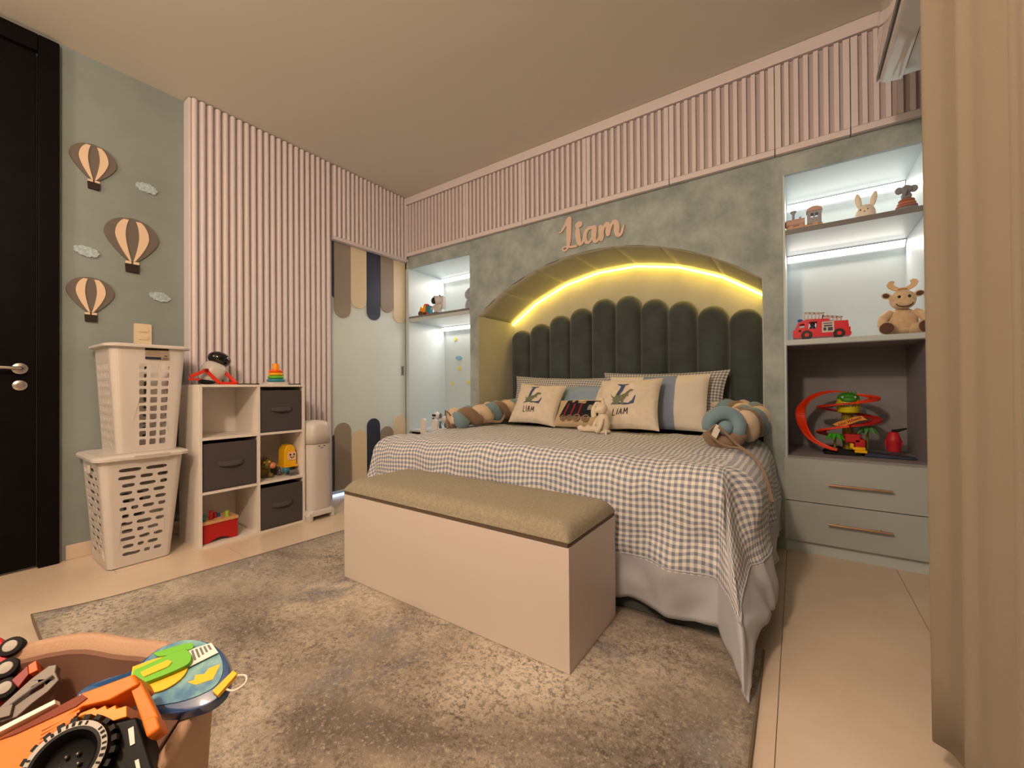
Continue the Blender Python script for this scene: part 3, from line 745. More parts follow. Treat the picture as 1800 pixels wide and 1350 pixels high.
for side, path in ((0, [(.215, -1.765, tz+.045), (.215, -1.722, tz+.072), (.22, -1.692, tz+.082), (.225, -1.655, tz+.04), (.228, -1.628, tz+.008), (.228, -1.58, tz+.006), (.225, -1.537, tz+.008), (.19, -1.536, tz+.030), (.17, -1.578, tz+.076)]),):
    for a, c in ((path[0], path[2]), (path[2], path[4]), (path[4], path[6]), (path[6], path[8])):
        mm, L = align(a, c)
        q = B().prism(rrect(.020, .017, .003, 2), 0, L, mm, ); q.build('arm_strut', P((228, 52, 26), 'red_orange_plastic'), t, world=True, smooth=True)
        dots = B()
        for k in range(2, int(L/.012)): dots.ell((0, 0, k*.012), (.0105, .003, .003), mm, 6, 4)
        dots.build('strut_rivets', P((236, 96, 60), 'light_red_plastic'), t, world=True)
B().cyl((.235, -1.692, tz+.082), (.19, -1.692, tz+.082), .010).build('elbow_joint', P((140, 20, 16), 'dark_red_plastic'), t, smooth=True, world=True)
B().box((.205, -1.775, tz+.024), (.228, -1.722, tz+.036)).build('claw', P((228, 52, 26), 'red_orange_plastic'), t, bev=.003, world=True)

t = thing('stacking_ring_toy', 'ring stacking toy in orange, yellow, green and blue on a white base', 'toy', (.2, -1.300, tz))
cy = -1.298
B().prism(rrect(.125, .11, .02, 4), 0, .016, T(.2, cy, tz) @ R('Z', 90)).build('base', mWhite, t, bev=.003, world=True)
z = tz+.017
for r_, h_, m_, nm in ((.053, .021, mTealP, 0), (.047, .020, mGreen, 0), (.043, .019, P((250, 176, 20), 'amber_plastic'), 0), (.041, .018, P((246, 96, 14), 'deep_orange_plastic'), 0)):
    b = B(); rr = []
    prof = [(r_-h_*.5+h_*.5*math.cos(a), h_*.5+h_*.5*math.sin(a)) for a in [(-90+180*i/8)*PI/180 for i in range(9)]]
    prof = [(.012, 0)]+prof+[(.012, h_)]
    b.lathe(prof, 28, T(.2, cy, z)).build('ring', m_, t, smooth=True, world=True); z += h_+.0005
B().lathe([(.021, 0), (.020, .035), (.019, .040), (.004, .042)], 20, T(.2, cy, z)).build('post_cap', P((252, 160, 20), 'yellow_orange_plastic'), t, smooth=True, world=True)
for y0, y1, lb in ((-1.535, -1.440, 'thin black flat pad lying left of the ring stacker'), (-1.235, -1.185, 'thin black flat pad lying right of the ring stacker')):
    o = B().prism(rrect(.11, y1-y0, .01, 3), 0, .006, T(.25, (y0+y1)/2, tz)).build('flat_pad', mBlackM, bev=.001); tag(o, lb, 'pad', 'flat pads on the cube shelf')
# dinosaur figure
t = thing('toy_dinosaur', 'olive brown toy dinosaur with pink mouth in the middle right cube', 'toy', (.23, -1.385, .307))
mOl = mat('olive_rubber', (128, 112, 52), .6, c2=(96, 84, 40), vs=50, bump=.5, bs=90)
b = B(); b.ell((.20, -1.388, .350), (.05, .040, .042)); b.ell((.235, -1.375, .395), (.042, .038, .034)); b.ell((.215, -1.420, .322), (.03, .018, .018)); b.ell((.235, -1.352, .322), (.03, .018, .017)); b.ell((.17, -1.40, .40), (.03, .03, .03))
b.build('body', mOl, t, smooth='all', world=True)
B().ell((.268, -1.352, .386), (.018, .020, .020)).build('mouth', P((226, 140, 104), 'pink_rubber'), t, smooth='all', world=True)
for k in range(4): B().lathe([(.009, 0), (.001, .026)], 8, T(.21+k*.006, -1.402+k*.018, .418) @ R('X', -20+k*14)).build('spike', mOl, t, world=True)
for y in (-1.402, -1.372): 
    e = B().ell((.270, y, .412), (.006, .007, .007)); e.build('eye', mYellow, t, smooth='all', world=True)
# excavator with face
t = thing('toy_excavator', 'yellow toy excavator with a smiling face in the middle right cube', 'toy', (.24, -1.245, .307))
ex = B(); ex.prism([(-.040, 0), (.040, 0), (.040, .05), (.030, .112), (.010, .135), (-.020, .133), (-.038, .10)], 0, .085, T(.195, -1.245, .372) @ YZ); ex.build('cab', mYellow, t, bev=.008, world=True, seg=3)
B().prism(rrect(.050, .052, .008, 3), 0, .006, T(.280, -1.238, .432) @ YZ).build('face_plate', P((240, 206, 176), 'cream_face_plastic'), t, world=True)
for y in (-1.250, -1.226): B().ell((.287, y, .442), (.003, .006, .006)).build('eye', mBlack, t, smooth='all', world=True)
B().tube([(.288, -1.238+.012*math.cos(a), .430+.009*math.sin(a)) for a in [PI+PI*i/8 for i in range(9)]], .0022, 6).build('smile', mBlack, t, world=True)
B().prism([(-.044, 0), (.044, 0), (.044, .012), (-.044, .012)], 0, .1, T(.19, -1.245, .362) @ YZ).build('bumper', mYellow, t, bev=.003, world=True)
for y in (-1.292, -1.200):
    b = B()
    b.tube([(.185+.05*math.cos(a), y, .333+.020*math.sin(a)) for a in [2*PI*i/20 for i in range(21)]], .011, 8); b.box((.14, y-.010, .318), (.23, y+.010, .350)); b.build('track', mGreyP, t, smooth=True, world=True)
B().ell((.270, -1.268, .346), (.022, .024, .022)).build('arm_joint', mTealP, t, smooth='all', world=True)
sc_ = B()
def scf(u, v): return (.285+.02*math.sin(v*2.4), -1.265+u*.055, .312+.034*(1-math.cos(v*2.2))*.6)
sc_.grid(scf, 4, 6).build('bucket', mGreyP, t, solid=.003, world=True)
for k in range(4): box_o('bucket_tooth', (.298, -1.262+k*.015, .308), (.306, -1.256+k*.015, .318), mGreyP, t)
# tool bench toy
t = thing('toy_tool_bench', 'red wooden toy hammering bench with beech top in the bottom left cube', 'toy', (.26, -1.66, .0125))
b = B()
for y in (-1.742, -1.572):
    b.box((.18, y-.0, .0130), (.30, y+.010, .118))
b.build('end_board', mat('red_painted_wood', (190, 26, 26), .4), t, bev=.002, world=True)
arc = [(-.080, .001), (-.055, .001)]+[(-.055+.11*i/10, .001+.020*math.sin(PI*i/10)) for i in range(11)]+[(.080, .001), (.080, .104), (-.080, .104)]
B().prism([arc[0]]+arc[2:], 0, .012, T(.290, -1.652, .0125) @ YZ).build('side_board', mat('red_painted_wood', (190, 26, 26), .4), t, world=True)
box_o('bench_top', (.175, -1.745, .118), (.310, -1.560, .134), mWood, t, bev=.002)
for x, y, h_, m_ in ((.27, -1.685, .05, P((170, 30, 36), 'crimson_peg')), (.25, -1.66, .03, P((170, 30, 36), 'crimson_peg')), (.28, -1.610, .034, P((170, 206, 70), 'lime_peg')), (.24, -1.64, .02, mBlue), (.27, -1.722, .03, mTealP)):
    B().cyl((x, y, .1342), (x, y, .1342+h_), .011, .010, 14).build('peg', m_, t, smooth=True, world=True)

# ------------------------------------------------------------------ diaper pail
t = thing('diaper_pail', 'tall white nappy pail with a small drawn face beside the cube shelf', 'bin', (.30, -1.06, 0))
def rr_ring(w_, d_, r_, z, cx=.285, cy=-1.092): return [(cx+x, cy+y, z) for x, y in rrect(d_, w_, r_, 6)]
base = B(); base.rings([rr_ring(.165, .20, .03, .065), rr_ring(.185, .215, .03, .052), rr_ring(.190, .22, .03, .030)], None)
for y in (-1.178, -1.028):
    base.box((.19, y, .001), (.392, y+.022, .052))
base.build('base', mWhite, t, bev=.004, world=True)
B().rings([rr_ring(.150, .185, .045, .066), rr_ring(.158, .195, .05, .10), rr_ring(.162, .20, .055, .50)], None).build('body', mWhite, t, smooth=True, world=True)
B().rings([rr_ring(.166, .204, .055, .503), rr_ring(.164, .202, .055, .57), rr_ring(.158, .194, .06, .620), rr_ring(.142, .176, .06, .642), rr_ring(.10, .13, .045, .652), rr_ring(.04, .05, .02, .655)], None).build('lid', mWhite, t, smooth='all', world=True)
mq = T(.3855, -1.092, .487) @ YZ
for y in (-.018, .018): B().prism([(y-.006, -.002), (y+.006, -.002), (y+.006, .003), (y-.006, .003)], 0, .0012, mq).build('drawn_eye', mBlackM, t, world=True)
B().prism([(-.010, -.014), (.010, -.014), (.010, -.010), (-.010, -.010)], 0, .0012, mq).build('drawn_mouth', mBlackM, t, world=True)

# ------------------------------------------------------------------ rug
RX0, RX1, RY0, RY1 = .63, 2.905, -2.385, -1.052
def rugf(u, v):
    x = RX0+(RX1-RX0)*u; y = RY0+(RY1-RY0)*v
    x += .11*v*(1-u)
    d = math.hypot(u*2.28, v*1.43)
    z = .010+.022*max(0, 1-d/.32)**2
    return (x, y, z)
rg = B(); rg.grid(rugf, 60, 40)
t = thing('rug', 'beige and grey distressed rug on the tiles under the bench', 'rug', (1.75, -1.65, 0))
o = rg.build('pile', mRug, t, smooth='all', world=True); md = o.modifiers.new('s', 'SOLIDIFY'); md.thickness = .008; md.offset = -1
e = B(); path = [rugf(u/40, 0) for u in range(41)]+[rugf(1, v/20) for v in range(1, 21)]; path = [rugf(0, 1-v/20) for v in range(20)]+path
e.tube([(x, y, z-.003) for x, y, z in path], .0045, 6).build('bound_edge', mat('taupe_binding', (116, 102, 84), .9), t, smooth=True, world=True)

# ------------------------------------------------------------------ bench
t = thing('storage_bench', 'long pale storage bench with greige padded lid at the foot of the bed', 'bench', (1.86, -1.33, .011))
bx0, bx1, by0, by1, bz = 1.291, 2.436, -1.516, -1.136, .388
mB = mat('blush_beige_lacquer', (216, 204, 196), .42)
b = B(); b.box((bx0, by0, .011), (bx1, by0+.016, bz)).box((bx0, by1-.016, .011), (bx1, by1, bz)).box((bx0, by0+.016, .011), (bx0+.016, by1-.016, bz)).box((bx1-.016, by0+.016, .011), (bx1, by1-.016, bz)).box((bx0+.016, by0+.016, .011), (bx1-.016, by1-.016, .022))
b.build('box', mB, t, bev=.0012, world=True, seg=1)
box_o('lid_board', (bx0+.003, by0-.001, bz+.002), (bx1-.003, by1, bz+.014), mat('dark_gap_board', (96, 80, 66), .7), t)
def cushf(u, v):
    x = bx0+(bx1-bx0)*u; y = by0-.003+(by1-by0+.006)*v
    e1 = min(u, 1-u)*(bx1-bx0); e2 = min(v, 1-v)*(by1-by0)
    q = lambda e: math.sqrt(max(0, 1-(1-min(e/.05, 1))**2))
    z = bz+.014+.004+.046*q(e1)*q(e2)*(1) if True else 0
    return (x, y, z+.004*math.sin(u*3)*q(e1)*q(e2))
def densify(n, e):  # denser near ends
    return lambda u: u
c = B()
us = sorted(set([0, .004, .010, .018, .028, .04]+[i/30 for i in range(2, 29)]+[1-x for x in (0, .004, .010, .018, .028, .04)]))
vs_ = sorted(set([0, .012, .03, .055, .085, .12]+[i/12 for i in range(2, 11)]+[1-x for x in (0, .012, .03, .055, .085, .12)]))
nu, nv = len(us)-1, len(vs_)-1
c.grid(lambda a, b_: cushf(us[int(round(a*nu))], vs_[int(round(b_*nv))]), nu, nv)
ring = [(bx0, by0-.003, bz+.012), (bx1, by0-.003, bz+.012), (bx1, by1+.003, bz+.012), (bx0, by1+.003, bz+.012)]
c.box((bx0, by0-.003, bz+.0141), (bx1, by1+.003, bz+.018))
c.build('padded_lid', mBench, t, smooth='all', world=True)
o = B().prism([(-.035, 0), (.03, .004), (.036, -.018), (-.015, -.022)], 0, .001, T(1.80, by0-.002, bz+.018) @ R('X', 62) @ XZ).build('pull_tab', mWhiteM, t, world=True)

# ------------------------------------------------------------------ bed + headboard
t = thing('bed', 'double bed base and mattress in dark grey green velvet inside the arch', 'bed', (1.86, -.3, 0))
box_o('bed_base', (.875, -1.045, .001), (2.835, .410, .33), mVelvetB, t, bev=.02)
box_o('mattress', (.885, -1.035, .331), (2.825, .405, .545), mSheet, t, bev=.05, seg=4)
t = thing('headboard', 'dark teal velvet headboard of ten rounded vertical channels', 'headboard', (1.845, .47, 0))
box_o('backing_board', (.864, .500, .30), (2.826, .517, 1.27), mat('dark_seam_velvet', (24, 28, 28), .9), t)
tops = [1.378, 1.42, 1.473, 1.512, 1.564, 1.564, 1.513, 1.474, 1.415, 1.373]
for k in range(10):
    x0 = .862+k*.1964; r = .0972; cx = x0+.0982; zt = tops[k]+.008; b = B()
    rows = [(z, 1) for z in (.30, .6, .9, 1.1)]+[(zt-r+r*math.sin(a), math.cos(a)) for a in [PI/2*i/10 for i in range(11)]]
    rr = []
    for z, q in rows:
        q = max(q, .03); ring = []
        for j in range(21):
            a = PI*j/20; d = max(.001, .080*math.sin(a)**.55*(q**.55))
            ring.append((cx-r*q*math.cos(a), .518-d-.020*q**.3, z))
        ring += [(cx+r*q, .517, z), (cx-r*q, .517, z)]
        rr.append(ring)
    b.rings(rr, None).build('channel', mVelvet, t, smooth=True, world=True)

# duvet
DA0, DA1, DB = .955, 2.775, -.955     # bed top extents
ZT = .572; RAD = .105
def wr(p, s, a): return a*noise.noise(Vector(p)*s)
def duvet_pt(a, b, lift=0):
    """a across the bed (x, cloth), b down the bed (-y, cloth, 0 at head y=.05)"""
    Y0 = .05; Lb = Y0-DB
    ex = a-(DA1) if a > DA1 else (a-DA0 if a < DA0 else 0)
    ey = b-Lb if b > Lb else 0
    x = min(max(a, DA0), DA1); y = Y0-min(b, Lb)
    e = math.hypot(ex, ey)
    cxn = (x-DA0)/(DA1-DA0)
    kk = .35+.65*min(1, max(0, (b-.45)/.3)); z = ZT+.022*math.sin(PI*min(max(cxn, 0), 1))*min(1, b/.3)+kk*.022*noise.noise(Vector((a*3.1, b*3.3, 1)))+kk*.012*noise.noise(Vector((a*9, b*8, 4)))+.005*noise.noise(Vector((a*22, b*17, 9)))
    out = down = 0
    if e > 0:
        dx, dy = ex/e, -ey/e
        q = RAD*PI/2
        if e < q: th_ = e/RAD; out = RAD*math.sin(th_); down = RAD*(1-math.cos(th_))
        else:
            s = e-q; corner = abs(dx*dy)*2
            fl = .05+.62*corner*(.45+.55*min(1, s/.4))
            if ex < 0: fl = .05+.08*corner
            out = RAD+s*fl; down = RAD+s*math.sqrt(max(.05, 1-fl*fl))
        along = a if ey > abs(ex) else b
        amp = min(1, e/.35)
        fold = .020*math.sin(along*17+3*noise.noise(Vector((a*2, b*2, 7))))*amp*amp+.022*noise.noise(Vector((a*6, b*6, 3)))*amp+.010*noise.noise(Vector((a*14, b*14, 5)))*amp
        if corner_w(dx, dy) > 0: fold += .030*math.sin(math.atan2(ey, ex)*9+1)*amp*corner_w(dx, dy)
        out += fold+.018
        x += dx*out*(1-.68*corner_w(dx, dy) if dx > 0 else 1); y += dy*out; z -= down
    zf = .003+.010 if y > RY0 and RX0 < x < RX1 and y < -.95 else .003
    if z < zf+.002:
        sp = (zf+.002-z)*.35
        if e > 0: x += ex/e*sp*.5; y += -ey/e*sp*.8
        z = zf+.002+.006*abs(noise.noise(Vector((a*20, b*20, 2))))
    return (x, y, z+lift)
def corner_w(dx, dy): return abs(dx*dy)*2
A_L, A_R = DA0-.38, DA1+.52
B_T, B_B = .0, (.05-DB)+.58
nu, nv = 170, 100
AG0, AG1, BG = A_L+.0, A_R-.165, B_B-.165
d = B()
def uvf(u, v): return (A_L+(A_R-A_L)*u, B_T+(B_B-B_T)*v)
vs = []; uvs = []; fs = []; mi = []
for j in range(nv+1):
    for i in range(nu+1):
        a, b_ = uvf(i/nu, j/nv); vs.append(duvet_pt(a, b_)); uvs.append((a, b_))
for j in range(nv):
    for i in range(nu):
        a, b_ = uvf((i+.5)/nu, (j+.5)/nv)
        fs.append((j*(nu+1)+i+1, j*(nu+1)+i, (j+1)*(nu+1)+i, (j+1)*(nu+1)+i+1)); mi.append(1 if (a > AG1 or b_ > BG) else 0)
d.add(vs, fs, None, uvs); d.mi = mi
t = thing('duvet', 'blue and white gingham duvet with plain pale border draped over the bed', 'bedding', (1.86, -.5, .56))
o = d.build('duvet_cover', [mGing, mSheet], t, smooth='all', world=True)
md = o.modifiers.new('s', 'SOLIDIFY'); md.thickness = .008; md.offset = -1
# piped seam where gingham meets the plain border
sm = B(); sm.tube([duvet_pt(AG1, B_T+(BG-B_T)*i/60, .001) for i in range(61)]+[duvet_pt(A_L+(AG1-A_L)*(1-i/90), BG, .001) for i in range(1, 91)], .003, 6)
sm.build('border_seam', mSheet, t, smooth='all', world=True)

# ------------------------------------------------------------------ pillows
def pill_pt(u, v, w_, h_, th_, side, pinch=.05, seed=0, wrk=.006, flat=.5):
    x = w_/2*u*(1-pinch*(1-v*v)); y = h_/2*v*(1-pinch*(1-u*u))
    q = max(0, (1-abs(u)**3.2)*(1-abs(v)**3.2))**flat
    z = side*th_/2*q
    nz = noise.noise(Vector((u*2.4+seed, v*2.4, seed*1.7+side)))*wrk*2*q+noise.noise(Vector((u*7+seed, v*7, seed)))*wrk*.5*min(1, q*2)
    return Vector((x, y+h_/2, z+nz*side))
def pillow(t, w_, h_, th_, mats, seed=0, pinch=.05, wrk=.006, fz=None, n=28, nm='cover'):
    b = B(); vs = []; fs = []; uvs = []; mi = []
    for side in (1, -1):
        k = len(vs)
        for j in range(n+1):
            for i in range(n+1):
                u, v = -1+2*i/n, -1+2*j/n
                u = math.sin(u*PI/2)*.35+u*.65; v = math.sin(v*PI/2)*.35+v*.65
                vs.append(pill_pt(u, v, w_, h_, th_, side, pinch, seed, wrk)); uvs.append((u*w_/2, v*h_/2))
        for j in range(n):
            for i in range(n):
                q = (k+j*(n+1)+i, k+j*(n+1)+i+1, k+(j+1)*(n+1)+i+1, k+(j+1)*(n+1)+i)
                fs.append(q if side > 0 else q[::-1]); mi.append(fz((i+.5)/n*2-1, (j+.5)/n*2-1) if fz else 0)
    b.add(vs, fs, None, uvs); b.mi = mi
    return b.build(nm, mats, t, smooth='all')
def place(nm, label, cat, x, y, z, yaw_, tilt, roll_=0, group=None):
    t = bpy.data.objects.new(nm, None); COL.objects.link(t); t.empty_display_size = .05
    m = T(x, y, z) @ R('Z', yaw_) @ R('X', 90-tilt) @ R('Z', roll_)
    t.location = m.to_translation(); t.rotation_euler = m.to_euler()
    return tag(t, label, cat, group)
ZP = .594
t = place('pillow', 'blue gingham pillow leaning at the left of the headboard', 'pillow', 1.42, .22, ZP-.02, 0, 18, -2, 'bed pillows')
pillow(t, .90, .40, .13, [mGingP], 1, .09, .012)
t = place('pillow', 'blue gingham pillow leaning at the right of the headboard', 'pillow', 2.22, .24, ZP-.03, 0, 16, 0, 'bed pillows')
pillow(t, .86, .43, .13, [mGingP], 2, .09, .012)
t = place('pillow', 'cream pillow with blue band behind the left printed cushion', 'pillow', 1.50, .10, ZP-.012, 0, 26, -1, 'bed pillows')
pillow(t, .76, .33, .12, [mLinen, mBlueC], 3, .05, .008, lambda u, v: 1 if u > .02 and u < .80 and v > -.9 else 0)
t = place('pillow', 'white pillow with wide blue band behind the right printed cushion', 'pillow', 2.23, .105, ZP-.010, 0, 20, 1, 'bed pillows')
pillow(t, .66, .385, .13, [mWhiteC, mStripeB], 4, .05, .008, lambda u, v: 1 if -.2 < u < .36 else 0)

def print_tris(polys, w_, h_, th_, seed, pinch, wrk, off=.0022, maxe=.012):
    """map flat outlines onto the front of a pillow"""
    b = B()
    for poly in polys:
        tr = tessellate_polygon([[Vector((p[0], p[1], 0)) for p in poly]])
        bm = bmesh.new(); vv = [bm.verts.new((p[0], p[1], 0)) for p in poly]
        for q in tr:
            a, c, e_ = (poly[i] for i in q); ar = (c[0]-a[0])*(e_[1]-a[1])-(c[1]-a[1])*(e_[0]-a[0])
            if abs(ar) < 1e-12: continue
            try: bm.faces.new([vv[i] for i in (q if ar > 0 else q[::-1])])
            except Exception: pass
        for _ in range(5):
            es = [e for e in bm.edges if e.calc_length() > maxe]
            if not es: break
            bmesh.ops.subdivide_edges(bm, edges=es, cuts=1); bmesh.ops.triangulate(bm, faces=bm.faces)
        bm.verts.index_update(); vs = []
        for v in bm.verts:
            u_ = v.co.x/(w_/2*(1-pinch*.8)); v_ = v.co.y/(h_/2*(1-pinch*.8))
            p = pill_pt(u_, v_, w_, h_, th_, 1, pinch, seed, wrk); vs.append((p.x, p.y, p.z+off))
        b.add(vs, [tuple(x.index for x in f.verts) for f in bm.faces]); bm.free()
    return b
def ribbon(pts, k=5):
    out = []; c = catmull(pts, k)
    for i in range(len(c)-1):
        (x0, y0, w0), (x1, y1, w1) = c[i], c[i+1]; dx, dy = x1-x0, y1-y0; q = math.hypot(dx, dy) or 1; nx, ny = -dy/q, dx/q
        out.append([(x0+nx*w0, y0+ny*w0), (x0-nx*w0, y0-ny*w0), (x1-nx*w1, y1-ny*w1), (x1+nx*w1, y1+ny*w1)])
    return out
Lpoly = [(-.062, .118), (.012, .126), (.012, .119), (-.010, .112), (-.050, -.030), (-.040, -.036), (.020, -.036), (.050, -.020), (.066, .012), (.074, .014), (.062, -.048), (-.088, -.050), (-.088, -.044), (-.078, -.038), (-.040, .104), (-.062, .112)]
dino = [(-.105, .035), (-.090, .008), (-.075, -.002), (-.060, .012), (-.030, .016), (-.005, .030), (.008, .052), (.020, .066), (.040, .068), (.052, .060), (.052, .052), (.030, .046), (.024, .036), (.020, .020), (.026, .008), (.020, .006), (.012, .012), (.002, -.006), (-.010, -.020), (-.008, -.044), (-.002, -.054), (-.022, -.052), (-.026, -.034), (-.036, -.026), (-.042, -.050), (-.060, -.052), (-.062, -.040), (-.072, -.046), (-.098, -.052), (-.080, -.030), (-.092, -.014), (-.078, -.018), (-.094, .004)]
def words(cx, cy, s):
    st = [[(0, 1), (.02, 0), (.38, -.02)], [(.62, 1), (.60, 0)], [(.84, 0), (1.05, 1.0), (1.22, 0)], [(.92, .38), (1.16, .40)], [(1.46, 0), (1.50, 1), (1.68, .35), (1.90, 1), (1.94, 0)]]
    out = []
    for q in st:
        for a, c in zip(q[:-1], q[1:]):
            dx, dy = c[0]-a[0], c[1]-a[1]; L = math.hypot(dx, dy); nx, ny = -dy/L*.055, dx/L*.055
            out.append([(cx+s*(x-1), cy+s*y) for x, y in ((a[0]+nx, a[1]+ny), (a[0]-nx, a[1]-ny), (c[0]-nx, c[1]-ny), (c[0]+nx, c[1]+ny))])
    return out
for x, y, yw, tl, rl, lab, sd_, wv, hv in ((1.405, -.085, 7, 32, -4, 'square linen cushion with blue letter and dinosaur, left of the train cushion', 11, .385, .345),
                                 (2.135, -.165, 3, 34, 3, 'square linen cushion with blue letter and dinosaur, right of the bunny', 12, .405, .385)):
    t = place('cushion', lab, 'cushion', x, y, ZP+.004, yw, tl, rl, 'printed name cushions')
    w_, h_, th_, pn, wk = wv, hv, .13, .10, .010
    pillow(t, w_, h_, th_, [mLinen], sd_, pn, wk, n=30)
    k = hv/.42
    S = lambda P_: [(px_*k-.005, py_*k+.012) for px_, py_ in P_]
    print_tris([S(Lpoly)], w_, h_, th_, sd_, pn, wk).build('letter_print', mPrintBlue, t, smooth='all')
    print_tris([S(dino)], w_, h_, th_, sd_, pn, wk, .0032).build('dinosaur_print', mPrintGreen, t, smooth='all')
    print_tris(words(-.028*k, -.122*k, .052*k), w_, h_, th_, sd_, pn, wk, .0028, .02).build('word_print', mPrintDark, t, smooth='all')
# train cushion
t = place('cushion', 'low beige cushion with a dark train applique between the printed cushions', 'cushion', 1.800, -.105, ZP+.004, 2, 38, 0)
w_, h_, th_ = .40, .22, .10
pillow(t, w_, h_, th_, [mat('oat_linen', (206, 182, 150), .9, bump=.2, bs=200)], 21, .05, .004)
tb = [[(-.150, -.055), (-.125, .050), (-.118, .085), (-.085, .090), (-.080, .060), (-.065, .062), (-.055, .085), (-.040, .085), (-.035, .060), (.020, .056), (.025, .082), (.13, .080), (.135, -.055)]]
print_tris(tb, w_, h_, th_, 21, .05, .004, .004).build('train_applique', mat('navy_felt', (26, 26, 40), .95), t, smooth='all')
print_tris([[(x-.006, -.05), (x+.006, -.05), (x+.016, .05), (x+.004, .05)] for x in (-.11, -.062, -.012)], w_, h_, th_, 21, .05, .004, .0055).build('red_bands', mat('red_felt', (150, 40, 40), .95), t, smooth='all')
print_tris([[(.045, .000), (.082, .000), (.088, .042), (.052, .042)]], w_, h_, th_, 21, .05, .004, .0055).build('cab_window', mat('grey_felt', (150, 150, 140), .95), t, smooth='all')
print_tris([[(-.09, .088), (-.07, .102), (.09, .098), (.13, .088), (.02, .080), (-.02, .072), (-.05, .092)]], w_, h_, th_, 21, .05, .004, .007).build('steam_applique', mat('cream_felt', (236, 214, 160), .95), t, smooth='all')
for x in (-.120, -.070, -.015, .05):
    p = pill_pt(x/(w_/2), -.62, w_, h_, th_, 1, .05, 21, .004); r_ = .020 if x < -.02 else .025
    b = B(); b.tube([(p.x+r_*math.cos(a), p.y+r_*math.sin(a), p.z+.007) for a in [2*PI*i/16 for i in range(17)]], .004, 6)
    for k in range(4): b.tube([(p.x-r_*math.cos(k*PI/4), p.y-r_*math.sin(k*PI/4), p.z+.006), (p.x+r_*math.cos(k*PI/4), p.y+r_*math.sin(k*PI/4), p.z+.006)], .0022, 5)
    b.build('wheel_applique', mat('taupe_felt', (150, 128, 104), .95), t, smooth=True)
# bunny plush
t = thing('plush_bunny', 'ivory plush bunny sitting against the right printed cushion', 'soft toy', (2.04, -.30, .585))
bx, by, bz_ = 2.055, -.315, .594
m = T(bx, by, bz_) @ R('Z', -28)
b = B(); b.ell((0, 0, .060), (.042, .038, .060), m, 20, 12); b.ell((.004, 0, .012), (.042, .042, .016), m); b.build('body', mBunny, t, smooth='all', world=True)
b = B(); b.ell((-.004, -.006, .148), (.034, .034, .036), m, 20, 12); b.ell((-.016, -.030, .138), (.018, .014, .016), m); b.build('head', mBunny, t, smooth='all', world=True)
b = B(); b.tube([m @ Vector(p) for p in catmull([(-.020, -.004, .178), (-.036, -.014, .178), (-.050, -.022, .150), (-.054, -.026, .112), (-.050, -.026, .092)], 5)], [.008]*5+[.013]*5+[.017]*5+[.016]*5+[.006], 10); b.build('ear', mBunny, t, smooth='all', world=True)
b = B(); b.tube([m @ Vector(p) for p in catmull([(.006, .004, .176), (-.006, .002, .200), (-.022, -.004, .204), (-.040, .0, .200)], 5)], [.008]*5+[.012]*5+[.010]*5+[.005], 10); b.build('ear', mBunny, t, smooth='all', world=True)
for s_, sh_ in ((-1, 0), (1, 1)):
    b = B(); b.tube([m @ Vector(p) for p in catmull([(-.02, .02*s_, .025), (-.06, .026*s_-.006, .022), (-.11, .028*s_-.012, .018), (-.155, .030*s_-.014, .018), (-.170, .030*s_-.014, .030)], 5)], [.017]*5+[.015]*5+[.015]*5+[.018]*5+[.014], 10)
    b.build('leg', mBunny, t, smooth='all', world=True)
b = B(); b.tube([m @ Vector(p) for p in catmull([(.026, -.028, .090), (.034, -.044, .060), (.020, -.050, .030), (.004, -.050, .016)], 5)], [.013]*5+[.013]*5+[.015]*6, 10); b.build('arm', mBunny, t, smooth='all', world=True)
b = B(); b.tube([m @ Vector(p) for p in catmull([(-.026, -.010, .096), (-.050, -.016, .060), (-.060, -.020, .036)], 5)], .012, 10); b.build('arm', mBunny, t, smooth='all', world=True)
for s_ in (-1, 1): B().ell((-.022+.014*s_*0, -.034, .158), (.003, .003, .003), m, 8, 6).build('eye', mBlack, t, smooth='all', world=True); break
B().box((.052, -.03, .001), (.068, -.0285, .030), m).build('care_tag', mWhiteC, t, world=True)

# ------------------------------------------------------------------ braided bolsters
def braid(t, axis, rs, A, Bz, turns, mats, n=120, phase0=0):
    ax = [Vector(p) for p in catmull(axis, 30)]
    N = len(ax)
    for k in range(3):
        pts = []; rad = []
        for i, p in enumerate(ax):
            tt = (ax[min(i+1, N-1)]-ax[max(i-1, 0)]).normalized(); sd = tt.cross(Vector((0, 0, 1))).normalized()
            ph = 2*PI*turns*i/(N-1)+k*2*PI/3+phase0
            pts.append(p+sd*A*math.sin(ph)+Vector((0, 0, 1))*Bz*math.sin(2*ph))
            e = min(i, N-1-i)/8; rad.append(rs*min(1, .35+.65*math.sin(min(1, e)*PI/2)))
        B().tube(pts, rad, 14).build('strand', mats[k], t, smooth='all', world=True)
zb_ = ZP+.075
t = thing('braided_bolster', 'blue, cream and taupe braided bolster on the left edge of the bed', 'cushion', (.98, -.1, ZP), group='braided bolsters')
braid(t, [(.93, -.42, zb_-.032), (.985, -.16, zb_-.004), (1.00, .08, zb_+.015), (1.01, .30, zb_+.03)], .047, .050, .034, 2.3, [mJerseyB, mJerseyC, mJerseyT], phase0=.6)
B().tube(catmull([(.935, -.43, zb_), (.93, -.47, zb_+.03), (.945, -.475, ZP+.01), (.97, -.50, ZP-.01)], 6), .005, 6).build('tie_string', mJerseyT, t, smooth=True, world=True)
t = thing('braided_bolster', 'blue, cream and taupe braided bolster with knotted end on the right edge of the bed', 'cushion', (2.75, -.1, ZP), group='braided bolsters')
